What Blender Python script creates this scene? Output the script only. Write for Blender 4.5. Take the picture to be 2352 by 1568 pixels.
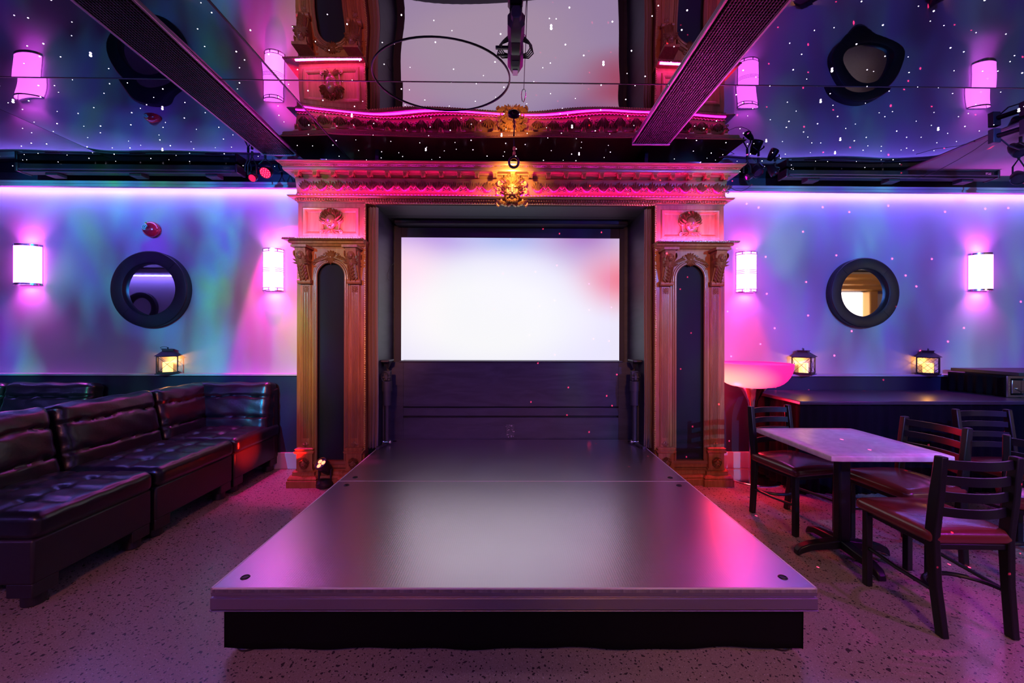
import bpy, math, random
from mathutils import Vector, Matrix, Euler
PI = math.pi
random.seed(7)
for o in list(bpy.data.objects): bpy.data.objects.remove(o)
SC = bpy.context.scene
COL = SC.collection

# ------------------------------------------------------------------ camera
F_PX, CX, CY, CAMZ = 944.0, 1176.0, 772.0, 1.307
PSI, RHO = math.radians(0.8), 0.0024
R_ = Vector((math.cos(PSI), -math.sin(PSI), 0)); F_ = Vector((math.sin(PSI), math.cos(PSI), 0)); U_ = Vector((0, 0, 1))
cam_d = bpy.data.cameras.new('camera'); cam = bpy.data.objects.new('camera', cam_d); COL.objects.link(cam)
Xc = R_ * math.cos(RHO) + U_ * math.sin(RHO); Yc = U_ * math.cos(RHO) - R_ * math.sin(RHO); Zc = -F_
cam.matrix_world = Matrix(((Xc.x, Yc.x, Zc.x, 0), (Xc.y, Yc.y, Zc.y, 0), (Xc.z, Yc.z, Zc.z, CAMZ), (0, 0, 0, 1)))
cam_d.sensor_width = 36; cam_d.lens = F_PX / 2352 * 36; cam_d.shift_y = -12 / 2352; cam_d.clip_start = 0.02
SC.camera = cam

def ray(px, py):
    u, v = (px - CX) / F_PX, (CY - py) / F_PX
    u, v = u - v * RHO, v + u * RHO
    return F_ + R_ * u + U_ * v
def WY(px, py, Y):
    d = ray(px, py); t = Y / d.y
    return Vector((0, 0, CAMZ)) + d * t
def WZ(px, py, Z):
    d = ray(px, py); t = (Z - CAMZ) / d.z
    return Vector((0, 0, CAMZ)) + d * t
def CW(xc, d, z=0.0):                                   # camera-frame (right, depth) to world
    p = R_ * xc + F_ * d
    return Vector((p.x, p.y, z))

# ------------------------------------------------------------------ world and view
w = bpy.data.worlds.new('world'); SC.world = w; w.use_nodes = True
w.node_tree.nodes['Background'].inputs[0].default_value = (0.35, 0.15, 0.5, 1)
w.node_tree.nodes['Background'].inputs[1].default_value = 0.006
SC.view_settings.view_transform = 'Standard'; SC.view_settings.look = 'None'
SC.view_settings.gamma = 1; SC.view_settings.exposure = 0.0; SC.view_settings.use_curve_mapping = False
SC.cycles.sample_clamp_indirect = 4.0
SC.cycles.max_bounces = 8

# ------------------------------------------------------------------ lights
def spot(name, loc, target, color, power, deg, blend=0.5, radius=0.06):
    l = bpy.data.lights.new(name, 'SPOT'); o = bpy.data.objects.new(name, l); COL.objects.link(o)
    o.location = loc; o.rotation_euler = (Vector(target) - Vector(loc)).to_track_quat('-Z', 'Y').to_euler()
    l.color = color; l.energy = power; l.spot_size = math.radians(deg); l.spot_blend = blend; l.shadow_soft_size = radius
    return o
def gobo(o, build):
    l = o.data; l.use_nodes = True; nt = l.node_tree; N = nt.nodes; L = nt.links
    em = N['Emission']
    tc = N.new('ShaderNodeTexCoord'); sp = N.new('ShaderNodeSeparateXYZ'); L.new(tc.outputs['Normal'], sp.inputs[0])
    ab = N.new('ShaderNodeMath'); ab.operation = 'ABSOLUTE'; L.new(sp.outputs[2], ab.inputs[0])
    xs = []
    for k in (0, 1):
        m = N.new('ShaderNodeMath'); m.operation = 'DIVIDE'; L.new(sp.outputs[k], m.inputs[0]); L.new(ab.outputs[0], m.inputs[1]); xs.append(m)
    cb = N.new('ShaderNodeCombineXYZ'); L.new(xs[0].outputs[0], cb.inputs[0]); L.new(xs[1].outputs[0], cb.inputs[1])
    build(N, L, cb.outputs[0], em)
def aurora(stops, sx, sy, seed, lo=0.06):
    def f(N, L, vec, em):
        mp = N.new('ShaderNodeMapping'); mp.inputs['Scale'].default_value = (sx, sy, 1); mp.inputs['Location'].default_value = (seed, seed * 1.7, 0)
        mp.inputs['Rotation'].default_value = (0, 0, 0.25); L.new(vec, mp.inputs[0])
        n1 = N.new('ShaderNodeTexNoise'); n1.inputs['Scale'].default_value = 1.0; n1.inputs['Detail'].default_value = 3; n1.inputs['Distortion'].default_value = 0.6; L.new(mp.outputs[0], n1.inputs[0])
        cr = N.new('ShaderNodeValToRGB'); L.new(n1.outputs[0], cr.inputs[0]); e = cr.color_ramp.elements
        e[0].position, e[0].color = stops[0][0], (*stops[0][1], 1); e[1].position, e[1].color = stops[-1][0], (*stops[-1][1], 1)
        for p, c in stops[1:-1]:
            q = e.new(p); q.color = (*c, 1)
        mp2 = N.new('ShaderNodeMapping'); mp2.inputs['Scale'].default_value = (sx * 1.4, sy * 1.1, 1); mp2.inputs['Location'].default_value = (seed + 9, 3, 0); mp2.inputs['Rotation'].default_value = (0, 0, 0.25); L.new(vec, mp2.inputs[0])
        n2 = N.new('ShaderNodeTexNoise'); n2.inputs['Scale'].default_value = 1.0; n2.inputs['Detail'].default_value = 2; L.new(mp2.outputs[0], n2.inputs[0])
        mr = N.new('ShaderNodeMapRange'); mr.inputs[1].default_value = 0.35; mr.inputs[2].default_value = 0.68; mr.inputs[3].default_value = lo; mr.inputs[4].default_value = 1.0; L.new(n2.outputs[0], mr.inputs[0])
        L.new(cr.outputs[0], em.inputs['Color']); L.new(mr.outputs[0], em.inputs['Strength'])
    return f
def laser(N, L, vec, em):
    mp = N.new('ShaderNodeMapping'); mp.inputs['Scale'].default_value = (13, 13, 13); L.new(vec, mp.inputs[0])
    v = N.new('ShaderNodeTexVoronoi'); v.voronoi_dimensions = '2D'; v.inputs['Scale'].default_value = 1.0; v.inputs['Randomness'].default_value = 0.85; L.new(mp.outputs[0], v.inputs['Vector'])
    m = N.new('ShaderNodeMath'); m.operation = 'LESS_THAN'; m.inputs[1].default_value = 0.021; L.new(v.outputs['Distance'], m.inputs[0])
    L.new(m.outputs[0], em.inputs['Strength']); em.inputs['Color'].default_value = (1, 0.03, 0.12, 1)

s = spot('projector_light_left', (-2.6, -1.2, 2.45), (-3.55, 4.1, 1.7), (1, 1, 1), 1500, 60, 0.8, 0.0)
gobo(s, aurora([(0.36, (0.12, 0.05, 1.0)), (0.45, (0.01, 0.24, 1.0)), (0.53, (0.0, 0.55, 0.9)), (0.64, (0.03, 0.8, 0.3))], 7, 3.2, 3.1))
s = spot('projector_light_right', (3.0, -1.2, 2.45), (3.55, 4.1, 2.0), (1, 1, 1), 1300, 74, 0.7, 0.0)
gobo(s, aurora([(0.34, (0.14, 0.06, 1.0)), (0.48, (0.08, 0.16, 1.0)), (0.60, (0.08, 0.42, 1.0)), (0.72, (0.2, 0.6, 1.0))], 7, 3.0, 11.3, 0.3))
s = spot('laser_light', (2.2, -0.8, 2.6), (3.3, 4.1, 1.7), (1, 1, 1), 26000, 75, 0.15, 0.0)
gobo(s, laser)
spot('frame_fill_left', (-0.9, -1.3, 2.6), (-1.6, 3.6, 1.68), (1.0, 0.35, 0.18), 720, 25, 0.9, 0.08)  # unseen pair of spots added as warm fill on the pilasters
spot('frame_fill_right', (0.9, -1.3, 2.6), (1.65, 3.6, 1.68), (1.0, 0.35, 0.22), 440, 25, 0.9, 0.08)
spot('floor_fill_left', (-1.0, -1.4, 2.75), (-1.75, 2.75, 0.0), (1.0, 0.30, 0.20), 185, 56, 0.8, 0.25)  # unseen pair of spots added to brighten the floor
spot('floor_fill_right', (0.8, -1.4, 2.75), (1.75, 2.7, 0.0), (1.0, 0.42, 0.14), 250, 54, 0.8, 0.25)
spot('magenta_fill_left', (-3.8, -1.2, 2.7), (-3.2, 3.0, 0.6), (0.8, 0.005, 0.8), 28, 95, 0.8, 0.15)  # unseen pair of spots added as magenta fill over sofas and tables
spot('magenta_fill_right', (4.2, -0.6, 2.7), (2.6, 2.3, 0.6), (0.68, 0.02, 1.0), 240, 60, 0.8, 0.1)
spot('deck_light', tuple(WY(1184, 190, 2.2)), (0.05, 2.2, 0.29), (1.0, 0.50, 0.95), 60, 36, 1.0, 0.2)
spot('lion_light', (0.05, 3.335, 2.69), (0.03, 3.66, 2.60), (1.0, 0.58, 0.18), 26, 125, 0.9, 0.02)
spot('red_par_beam', (-2.28, 3.72, 2.74), (-2.02, 4.05, 1.75), (1.0, 0.01, 0.40), 220, 62, 0.2, 0.03)
spot('red_corner_beam', (2.22, 3.66, 2.72), (2.06, 4.05, 0.7), (1.0, 0.02, 0.10), 260, 46, 0.3, 0.03)
spot('red_floor_beam_left', (-2.35, 2.9, 2.8), (-2.15, 3.7, 0.2), (1.0, 0.03, 0.06), 60, 34, 0.5, 0.03)
spot('cornice_fill_left', (-2.5, 2.75, 2.62), (-.8, 3.62, 2.70), (0.6, 0.0, 1.0), 80, 60, 0.6, 0.02)  # pair of spots without a fixture, added to light the cornice magenta
spot('cornice_fill_right', (2.5, 2.75, 2.62), (.9, 3.62, 2.70), (0.6, 0.0, 1.0), 80, 60, 0.6, 0.02)
spot('magenta_pool', (3.2, 2.2, 2.72), tuple(CW(2.10, 1.80)), (1.0, 0.015, 0.9), 90, 24, 0.7, 0.02)
spot('niche_light', (0.0, 1.2, 2.8), (0.0, 4.1, 0.9), (0.28, 0.20, 1.0), 130, 48, 0.7, 0.1)

# ------------------------------------------------------------------ materials
MATS = {}
def mat(name, col=(.5, .5, .5), rough=.5, metal=0., bump=0., bscale=40., emit=None, estr=1., coat=0., spec=.5, noise=0., nscale=6., sheen=0.):
    m = bpy.data.materials.new(name); m.use_nodes = True; N = m.node_tree.nodes; L = m.node_tree.links
    b = N['Principled BSDF']
    b.inputs['Base Color'].default_value = (*col, 1); b.inputs['Roughness'].default_value = rough; b.inputs['Metallic'].default_value = metal
    b.inputs['Specular IOR Level'].default_value = spec; b.inputs['Coat Weight'].default_value = coat; b.inputs['Coat Roughness'].default_value = .15
    if sheen: b.inputs['Sheen Weight'].default_value = sheen
    if emit: b.inputs['Emission Color'].default_value = (*emit, 1); b.inputs['Emission Strength'].default_value = estr
    if bump or noise:
        tc = N.new('ShaderNodeTexCoord'); n = N.new('ShaderNodeTexNoise'); L.new(tc.outputs['Object'], n.inputs[0]); n.inputs['Scale'].default_value = bscale; n.inputs['Detail'].default_value = 4
    if bump:
        bp = N.new('ShaderNodeBump'); bp.inputs['Strength'].default_value = bump; bp.inputs['Distance'].default_value = .01; L.new(n.outputs[0], bp.inputs['Height']); L.new(bp.outputs[0], b.inputs['Normal'])
    if noise:
        n2 = N.new('ShaderNodeTexNoise'); n2.inputs['Scale'].default_value = nscale; n2.inputs['Detail'].default_value = 5; L.new(tc.outputs['Object'], n2.inputs[0])
        cr = N.new('ShaderNodeValToRGB'); L.new(n2.outputs[0], cr.inputs[0])
        cr.color_ramp.elements[0].position = .3; cr.color_ramp.elements[0].color = (*[c * (1 - noise) for c in col], 1)
        cr.color_ramp.elements[1].position = .7; cr.color_ramp.elements[1].color = (*[min(1, c * (1 + noise)) for c in col], 1)
        L.new(cr.outputs[0], b.inputs['Base Color'])
    MATS[name] = m
    return m
M = MATS
def stretch_noise(m, scale_vec, c0, c1, nscale=3., bump=.1, p0=.35, p1=.65, detail=6, distort=1.5):
    N = m.node_tree.nodes; L = m.node_tree.links; b = N['Principled BSDF']
    tc = N.new('ShaderNodeTexCoord'); mp = N.new('ShaderNodeMapping'); mp.inputs['Scale'].default_value = scale_vec; L.new(tc.outputs['Object'], mp.inputs[0])
    n = N.new('ShaderNodeTexNoise'); n.inputs['Scale'].default_value = nscale; n.inputs['Detail'].default_value = detail; n.inputs['Distortion'].default_value = distort; L.new(mp.outputs[0], n.inputs[0])
    cr = N.new('ShaderNodeValToRGB'); cr.color_ramp.elements[0].position = p0; cr.color_ramp.elements[1].position = p1
    cr.color_ramp.elements[0].color = (*c0, 1); cr.color_ramp.elements[1].color = (*c1, 1)
    L.new(n.outputs[0], cr.inputs[0]); L.new(cr.outputs[0], b.inputs['Base Color'])
    if bump:
        bp = N.new('ShaderNodeBump'); bp.inputs['Strength'].default_value = bump; bp.inputs['Distance'].default_value = .005; L.new(n.outputs[0], bp.inputs['Height']); L.new(bp.outputs[0], b.inputs['Normal'])

mat('wall_paint', (.46, .43, .48), .75, bump=.06, bscale=120)
mat('navy_paint', (.012, .014, .036), .55, bump=.05, bscale=90)
mat('black_paint', (.012, .011, .018), .6)
mat('niche_paint', (.045, .042, .058), .5); stretch_noise(M['niche_paint'], (1, 1, 5), (.018, .016, .028), (.034, .030, .046), 2.2, .25)
m = mat('wood', (.36, .13, .05), .42, coat=.05, spec=.3); stretch_noise(m, (9, 9, 1), (.30, .095, .034), (.42, .155, .06), 3, .05)
mat('carved_wood', (.27, .10, .042), .28, coat=.4, bump=.12, bscale=70)
mat('cornice_wood', (.30, .13, .045), .28, coat=.35, bump=.06, bscale=60)
mat('gilt_lit_wood', (.55, .30, .09), .3, metal=.35, bump=.1, bscale=60)  # warm spotlight colour painted into lion, carvings, swivel; gilding on the back bar
mat('speaker_cloth', (.010, .010, .018), .95, bump=.3, bscale=400)
mat('velvet', (.20, .07, .03), .85, sheen=.6)
mat('aluminium', (.30, .24, .30), .40, metal=.85, bump=.04, bscale=30)
mat('skirt_cloth', (.004, .003, .004), .95, spec=.1)
mat('black_metal', (.006, .005, .007), .40, spec=.35, bump=.05, bscale=200)
mat('black_plastic', (.014, .012, .016), .35)
mat('dark_paint_metal', (.035, .033, .045), .45, bump=.1, bscale=60)
mat('chrome', (.8, .8, .82), .12, metal=1)
mat('chair_vinyl', (.135, .022, .018), .24, coat=.3, bump=.06, bscale=90)
m = mat('laminate', (.62, .5, .55), .35); stretch_noise(m, (1, 1, 1), (.52, .40, .46), (.66, .54, .60), 14, 0)
mat('leather', (.008, .006, .009), .32, coat=.08, spec=.5, bump=.10, bscale=60)
mat('leather_side', (.016, .011, .014), .42, bump=.06, bscale=150)
mat('mirror_glass', (.85, .85, .87), .02, metal=1)
mat('frame_vinyl', (.010, .010, .014), .42, bump=.08, bscale=150)
mat('red_enamel', (.55, .01, .03), .18, coat=.6)
mat('white_label', (.7, .75, .75), .4)
mat('sconce_metal', (.75, .72, .75), .2, metal=1)
mat('sconce_glass', (.9, .8, .9), .4, emit=(1.0, .13, 1.0), estr=7.5)
mat('led_violet', (.9, .9, 1), .4, emit=(.24, .16, 1.0), estr=66)
mat('led_pink_bright', (.9, .5, .6), .4, emit=(1.0, .07, .70), estr=230)
mat('led_pink', (.9, .5, .6), .4, emit=(1.0, .008, .75), estr=60)
mat('candle_wax', (.9, .7, .4), .5, emit=(1.0, .50, .12), estr=1.9)
mat('lantern_metal', (.012, .010, .014), .5)
mat('star_glass', (1, 1, 1), .4, emit=(.95, .85, 1.0), estr=7)
mat('red_lens', (.5, .02, .05), .2, emit=(1.0, .03, .08), estr=5)
mat('red_glow_lens', (.5, .02, .05), .2, emit=(1.0, .01, .10), estr=.9)
mat('hot_lens', (.5, .02, .05), .2, emit=(1.0, .14, .06), estr=5.5)
mat('lamp_lens', (.02, .02, .03), .1, coat=1)
mat('warm_lens', (1, .8, .5), .2, emit=(1.0, .75, .35), estr=3)
mat('edge_silver', (.8, .72, .78), .5, metal=.3)
mat('rail_metal', (.12, .09, .15), .3, metal=.6)
mat('case_laminate', (.03, .02, .04), .3)
mat('cable', (.012, .012, .014), .5)
mat('bar_light', (.9, .9, .9), .4, emit=(1.0, .8, .7), estr=3.5)
mat('table_cloth_black', (.004, .003, .006), .95, spec=.1)
mat('counter_top', (.035, .025, .04), .28)
for k in ('star_glass', 'candle_wax', 'red_lens', 'hot_lens', 'red_glow_lens', 'warm_lens'):
    M[k].cycles.emission_sampling = 'NONE'

# mirrored ceiling
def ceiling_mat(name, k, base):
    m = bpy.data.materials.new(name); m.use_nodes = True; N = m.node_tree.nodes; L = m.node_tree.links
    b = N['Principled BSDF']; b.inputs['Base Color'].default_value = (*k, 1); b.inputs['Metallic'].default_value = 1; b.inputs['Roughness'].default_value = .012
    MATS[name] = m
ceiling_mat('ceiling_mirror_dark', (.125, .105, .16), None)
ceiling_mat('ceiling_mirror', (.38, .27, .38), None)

# terrazzo
m = mat('terrazzo', (.5, .45, .4), .26)
N = m.node_tree.nodes; L = m.node_tree.links; b = N['Principled BSDF']
tc = N.new('ShaderNodeTexCoord')
def chips(scale, thr, seed, stretch=(1, 1, 1)):
    mp = N.new('ShaderNodeMapping'); mp.inputs['Location'].default_value = (seed, seed, 0); mp.inputs['Scale'].default_value = stretch; L.new(tc.outputs['Object'], mp.inputs[0])
    nz = N.new('ShaderNodeTexNoise'); nz.inputs['Scale'].default_value = scale * .8; L.new(mp.outputs[0], nz.inputs[0])
    ad = N.new('ShaderNodeVectorMath'); ad.operation = 'MULTIPLY_ADD'; L.new(nz.outputs['Color'], ad.inputs[0]); ad.inputs[1].default_value = (1.2 / scale,) * 3; L.new(mp.outputs[0], ad.inputs[2])
    v = N.new('ShaderNodeTexVoronoi'); v.voronoi_dimensions = '2D'; v.inputs['Scale'].default_value = scale; L.new(ad.outputs[0], v.inputs['Vector'])
    sp = N.new('ShaderNodeSeparateColor'); L.new(v.outputs['Color'], sp.inputs[0])
    mul = N.new('ShaderNodeMath'); mul.operation = 'MULTIPLY'; mul.inputs[1].default_value = thr; L.new(sp.outputs[0], mul.inputs[0])
    lt = N.new('ShaderNodeMath'); lt.operation = 'LESS_THAN'; L.new(v.outputs['Distance'], lt.inputs[0]); L.new(mul.outputs[0], lt.inputs[1])
    return lt.outputs[0]
def mixc(a, bcol, fac):
    mx = N.new('ShaderNodeMix'); mx.data_type = 'RGBA'; L.new(fac, mx.inputs[0])
    if isinstance(a, tuple): mx.inputs[6].default_value = (*a, 1)
    else: L.new(a, mx.inputs[6])
    mx.inputs[7].default_value = (*bcol, 1); return mx.outputs[2]
big = N.new('ShaderNodeTexNoise'); big.inputs['Scale'].default_value = 90; L.new(tc.outputs['Object'], big.inputs[0])
c = mixc((.25, .20, .17), (.31, .25, .21), big.outputs[0])
c = mixc(c, (.16, .12, .11), chips(110, .20, 3)); c = mixc(c, (.46, .42, .40), chips(80, .14, 8))
c = mixc(c, (.045, .035, .04), chips(48, .20, 1)); c = mixc(c, (.05, .04, .045), chips(22, .15, 5))
L.new(c, b.inputs['Base Color'])

# deck: dark phenolic board with a fine dot relief
m = mat('deck_board', (.58, .50, .58), .30, metal=1)
N = m.node_tree.nodes; L = m.node_tree.links; b = N['Principled BSDF']
tc = N.new('ShaderNodeTexCoord'); v = N.new('ShaderNodeTexVoronoi'); v.voronoi_dimensions = '2D'; v.inputs['Scale'].default_value = 95; v.inputs['Randomness'].default_value = .0; L.new(tc.outputs['Object'], v.inputs['Vector'])
bp = N.new('ShaderNodeBump'); bp.inputs['Strength'].default_value = .12; bp.inputs['Distance'].default_value = .002; L.new(v.outputs['Distance'], bp.inputs['Height']); L.new(bp.outputs[0], b.inputs['Normal'])
n = N.new('ShaderNodeTexNoise'); n.inputs['Scale'].default_value = 3; n.inputs['Detail'].default_value = 6; L.new(tc.outputs['Object'], n.inputs[0])
mr = N.new('ShaderNodeMapRange'); mr.inputs[3].default_value = .30; mr.inputs[4].default_value = .36; L.new(n.outputs[0], mr.inputs[0]); L.new(mr.outputs[0], b.inputs['Roughness'])

# projected picture on the screen
m = bpy.data.materials.new('screen_picture'); m.use_nodes = True; MATS['screen_picture'] = m
N = m.node_tree.nodes; L = m.node_tree.links; b = N['Principled BSDF']; b.inputs['Base Color'].default_value = (.02, .02, .02, 1)
tc = N.new('ShaderNodeTexCoord'); cur = (.86, .86, .87)
def blob(cur, cu, cv, ru, rv, col, i0=0., i1=1.):
    mp = N.new('ShaderNodeVectorMath'); mp.operation = 'SUBTRACT'; L.new(tc.outputs['Generated'], mp.inputs[0]); mp.inputs[1].default_value = (cu, 0.5, cv)
    dv = N.new('ShaderNodeVectorMath'); dv.operation = 'DIVIDE'; L.new(mp.outputs[0], dv.inputs[0]); dv.inputs[1].default_value = (ru, 1e6, rv)
    ln = N.new('ShaderNodeVectorMath'); ln.operation = 'LENGTH'; L.new(dv.outputs[0], ln.inputs[0])
    mr = N.new('ShaderNodeMapRange'); mr.interpolation_type = 'SMOOTHSTEP'; mr.inputs[1].default_value = i0; mr.inputs[2].default_value = i1; mr.inputs[3].default_value = 1; mr.inputs[4].default_value = 0; L.new(ln.outputs[1] if len(ln.outputs) > 1 else ln.outputs[0], mr.inputs[0])
    return mixc(cur, col, mr.outputs[0])
cur = (.80, .78, .95)
cur = blob(cur, .10, 1.02, .45, .35, (.47, .30, .78))
cur = blob(cur, .02, .70, .30, .45, (.98, .70, .86))
cur = blob(cur, .50, 1.08, .35, .35, (.36, .46, .85))
cur = blob(cur, .84, 1.08, .36, .50, (.42, .18, .52))
cur = blob(cur, 1.02, .66, .34, .38, (.85, .22, .32))
cur = blob(cur, .40, .36, .62, .62, (.93, .93, .93), .35, 1.0)
L.new(cur, b.inputs['Emission Color']); b.inputs['Emission Strength'].default_value = 1.0

# glowing bowl
m = mat('bowl_glow', (.30, .04, .10), .45); N = m.node_tree.nodes; L = m.node_tree.links; b = N['Principled BSDF']
tc = N.new('ShaderNodeTexCoord'); cur = blob((.95, .012, .26), -.12, .25, .85, 1.0, (1.0, .60, .42))
L.new(cur, b.inputs['Emission Color']); b.inputs['Emission Strength'].default_value = 1.25

# ------------------------------------------------------------------ mesh helpers
class MB:
    def __init__(s): s.v = []; s.f = []
    def add(s, vs, fs):
        n = len(s.v); s.v += [tuple(v) for v in vs]; s.f += [tuple(i + n for i in f) for f in fs]
    def box(s, x0, x1, y0, y1, z0, z1, rot=None, piv=None):
        vs = [Vector(p) for p in ((x0, y0, z0), (x1, y0, z0), (x1, y1, z0), (x0, y1, z0), (x0, y0, z1), (x1, y0, z1), (x1, y1, z1), (x0, y1, z1))]
        if rot is not None:
            c = Vector(piv) if piv is not None else Vector(((x0 + x1) / 2, (y0 + y1) / 2, (z0 + z1) / 2))
            vs = [c + rot @ (v - c) for v in vs]
        s.add(vs, [(0, 3, 2, 1), (4, 5, 6, 7), (0, 1, 5, 4), (1, 2, 6, 5), (2, 3, 7, 6), (3, 0, 4, 7)])
    def bar(s, a, b, w, h, up=(0, 0, 1)):
        a, b = Vector(a), Vector(b); d = (b - a).normalized(); x = d.cross(Vector(up))
        if x.length < 1e-4: x = d.cross(Vector((0, 1, 0)))
        x.normalize(); y = x.cross(d)
        vs = [p + x * sx * w / 2 + y * sy * h / 2 for p in (a, b) for sx, sy in ((-1, -1), (1, -1), (1, 1), (-1, 1))]
        s.add(vs, [(0, 3, 2, 1), (4, 5, 6, 7), (0, 1, 5, 4), (1, 2, 6, 5), (2, 3, 7, 6), (3, 0, 4, 7)])
    def tube(s, pts, r, n=10, cap=True):
        pts = [Vector(p) for p in pts]; rs = r if isinstance(r, (list, tuple)) else [r] * len(pts)
        rings = []; ref = None
        for i, p in enumerate(pts):
            d = (pts[min(i + 1, len(pts) - 1)] - pts[max(i - 1, 0)]).normalized()
            if ref is None:
                ref = d.cross(Vector((0, 0, 1)));
                if ref.length < 1e-3: ref = d.cross(Vector((1, 0, 0)))
            ref = (ref - d * ref.dot(d)).normalized(); q = d.cross(ref)
            rings.append([p + (ref * math.cos(2 * PI * k / n) + q * math.sin(2 * PI * k / n)) * rs[i] for k in range(n)])
        vs = [v for rg in rings for v in rg]; fs = []
        for i in range(len(pts) - 1):
            for k in range(n): fs.append((i * n + k, i * n + (k + 1) % n, (i + 1) * n + (k + 1) % n, (i + 1) * n + k))
        if cap: fs.append(tuple(range(n))[::-1]); fs.append(tuple((len(pts) - 1) * n + k for k in range(n)))
        s.add(vs, fs)
    def lathe(s, prof, c=(0, 0, 0), n=32, axis='z', a0=0, a1=2 * PI):
        full = abs(a1 - a0 - 2 * PI) < 1e-6; m_ = n if full else n + 1; vs = []
        for r, h in prof:
            for k in range(m_):
                a = a0 + (a1 - a0) * k / n; p = (r * math.cos(a), r * math.sin(a), h)
                if axis == 'y': p = (p[0], -p[2], p[1])
                if axis == 'x': p = (p[2], p[0], p[1])
                vs.append((c[0] + p[0], c[1] + p[1], c[2] + p[2]))
        fs = []
        for i in range(len(prof) - 1):
            for k in range(n if full else n):
                k2 = (k + 1) % m_ if full else k + 1
                fs.append((i * m_ + k, i * m_ + k2, (i + 1) * m_ + k2, (i + 1) * m_ + k))
        s.add(vs, fs)
    def ell(s, c, r, n=10, m_=7, rot=None):
        vs = []; fs = []
        for i in range(m_ + 1):
            t = PI * i / m_
            for k in range(n):
                a = 2 * PI * k / n; p = Vector((r[0] * math.sin(t) * math.cos(a), r[1] * math.sin(t) * math.sin(a), r[2] * math.cos(t)))
                if rot is not None: p = rot @ p
                vs.append(Vector(c) + p)
        for i in range(m_):
            for k in range(n): fs.append((i * n + k, (i + 1) * n + k, (i + 1) * n + (k + 1) % n, i * n + (k + 1) % n))
        s.add(vs, fs)
    def mould(s, prof, x0, x1, yf, yb, k0=1, k1=1):                # horizontal moulding with mitred returns
        vs = []
        for o, z in prof: vs += [(x0 - o * k0, yb, z), (x0 - o * k0, yf - o, z), (x1 + o * k1, yf - o, z), (x1 + o * k1, yb, z)]
        fs = []
        for i in range(len(prof) - 1):
            for k in range(3): fs.append((i * 4 + k, i * 4 + k + 1, i * 4 + k + 5, i * 4 + k + 4))
        n = (len(prof) - 1) * 4
        fs.append((0, 3, 2, 1)); fs.append((n, n + 1, n + 2, n + 3))
        s.add(vs, fs)
    def frame(s, x0, x1, z0, z1, yf, prof):             # picture moulding round a rectangle, prof = [(inset, out)]
        vs = []
        for i, o in prof: vs += [(x0 + i, yf - o, z0 + i), (x1 - i, yf - o, z0 + i), (x1 - i, yf - o, z1 - i), (x0 + i, yf - o, z1 - i)]
        fs = [(i * 4 + k, i * 4 + (k + 1) % 4, i * 4 + 4 + (k + 1) % 4, i * 4 + 4 + k) for i in range(len(prof) - 1) for k in range(4)]
        s.add(vs, fs)
    def leaf(s, c, ang, L_, w_, h, curl=0., nt=8, lob=0.):
        c = Vector(c); d = Vector((math.cos(ang), 0, math.sin(ang))); p = Vector((-math.sin(ang), 0, math.cos(ang)))
        vs = []; S = (-1, -.62, -.22, 0, .22, .62, 1)
        for i in range(nt):
            t = i / (nt - 1); wd = w_ * max(0.04, math.sin(PI * (.10 + .90 * t))) ** .55
            ctr = c + d * L_ * t + p * curl * L_ * t * t
            for q in S:
                out = h * (math.sin(PI * (.12 + .70 * t)) * (1 - abs(q) ** 2.4) * (.72 if q == 0 else 1.0)) + h * .7 * max(0, t - .62) * 2.2 * (1 - abs(q) ** 2)
                vs.append(ctr + p * q * wd / 2 + Vector((0, -out + (.003 if abs(q) == 1 else 0), 0)))
        s.add(vs, [(i * 7 + k, i * 7 + k + 1, i * 7 + k + 8, i * 7 + k + 7) for i in range(nt - 1) for k in range(6)])
    def scroll(s, c, R, r, turns=1.5, a0=0., sgn=1, out=.006):
        pts = []; rs = []; n = int(14 * turns)
        for i in range(n + 1):
            t = i / n; a = a0 + sgn * 2 * PI * turns * t; q = R * (1 - .8 * t)
            pts.append((c[0] + q * math.cos(a), c[1] - out - r * .4 - .3 * r * t, c[2] + q * math.sin(a))); rs.append(r * (1 - .35 * t))
        s.tube(pts, rs, 7)
    def rope(s, a, b, r, pitch):
        a, b = Vector(a), Vector(b); L_ = (b - a).length; n = max(2, int(L_ / pitch)); d = (b - a).normalized()
        q = d.rotation_difference(Vector((0, 0, 1))).inverted().to_matrix()
        tilt = q @ Euler((0.0, .75, 0)).to_matrix()
        if abs(d.z) < .5: tilt = Euler((0, .75, 0)).to_matrix()
        for i in range(n):
            s.ell(a + d * L_ * (i + .5) / n, (r * .95, r, r * 1.25) if abs(d.z) > .5 else (pitch * .55, r, r * 1.3), 6, 4, tilt)
    def obj(s, name, material, parent=None, smooth=35, bevel=0., seg=2):
        me = bpy.data.meshes.new(name); me.from_pydata(s.v, [], s.f); me.update()
        o = bpy.data.objects.new(name, me); COL.objects.link(o); me.materials.append(M[material] if isinstance(material, str) else material)
        if smooth:
            me.polygons.foreach_set('use_smooth', [True] * len(me.polygons)); me.set_sharp_from_angle(angle=math.radians(smooth))
        if bevel:
            bv = o.modifiers.new('bevel', 'BEVEL'); bv.width = bevel; bv.segments = seg; bv.limit_method = 'ANGLE'; bv.angle_limit = math.radians(40)
        if parent is not None: o.parent = parent
        return o
def tag(o, label, cat, group=None, kind=None):
    if label: o['label'] = label
    if cat: o['category'] = cat
    if group: o['group'] = group
    if kind: o['kind'] = kind
    return o
def thing(name, label, cat, loc=(0, 0, 0), rz=0., group=None):
    o = bpy.data.objects.new(name, None); COL.objects.link(o); o.location = loc; o.rotation_euler = (0, 0, rz); o.empty_display_size = .05
    return tag(o, label, cat, group)
def struct(o): o['kind'] = 'structure'; return o
def children(o): return [c for c in bpy.data.objects if c.parent == o]
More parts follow.
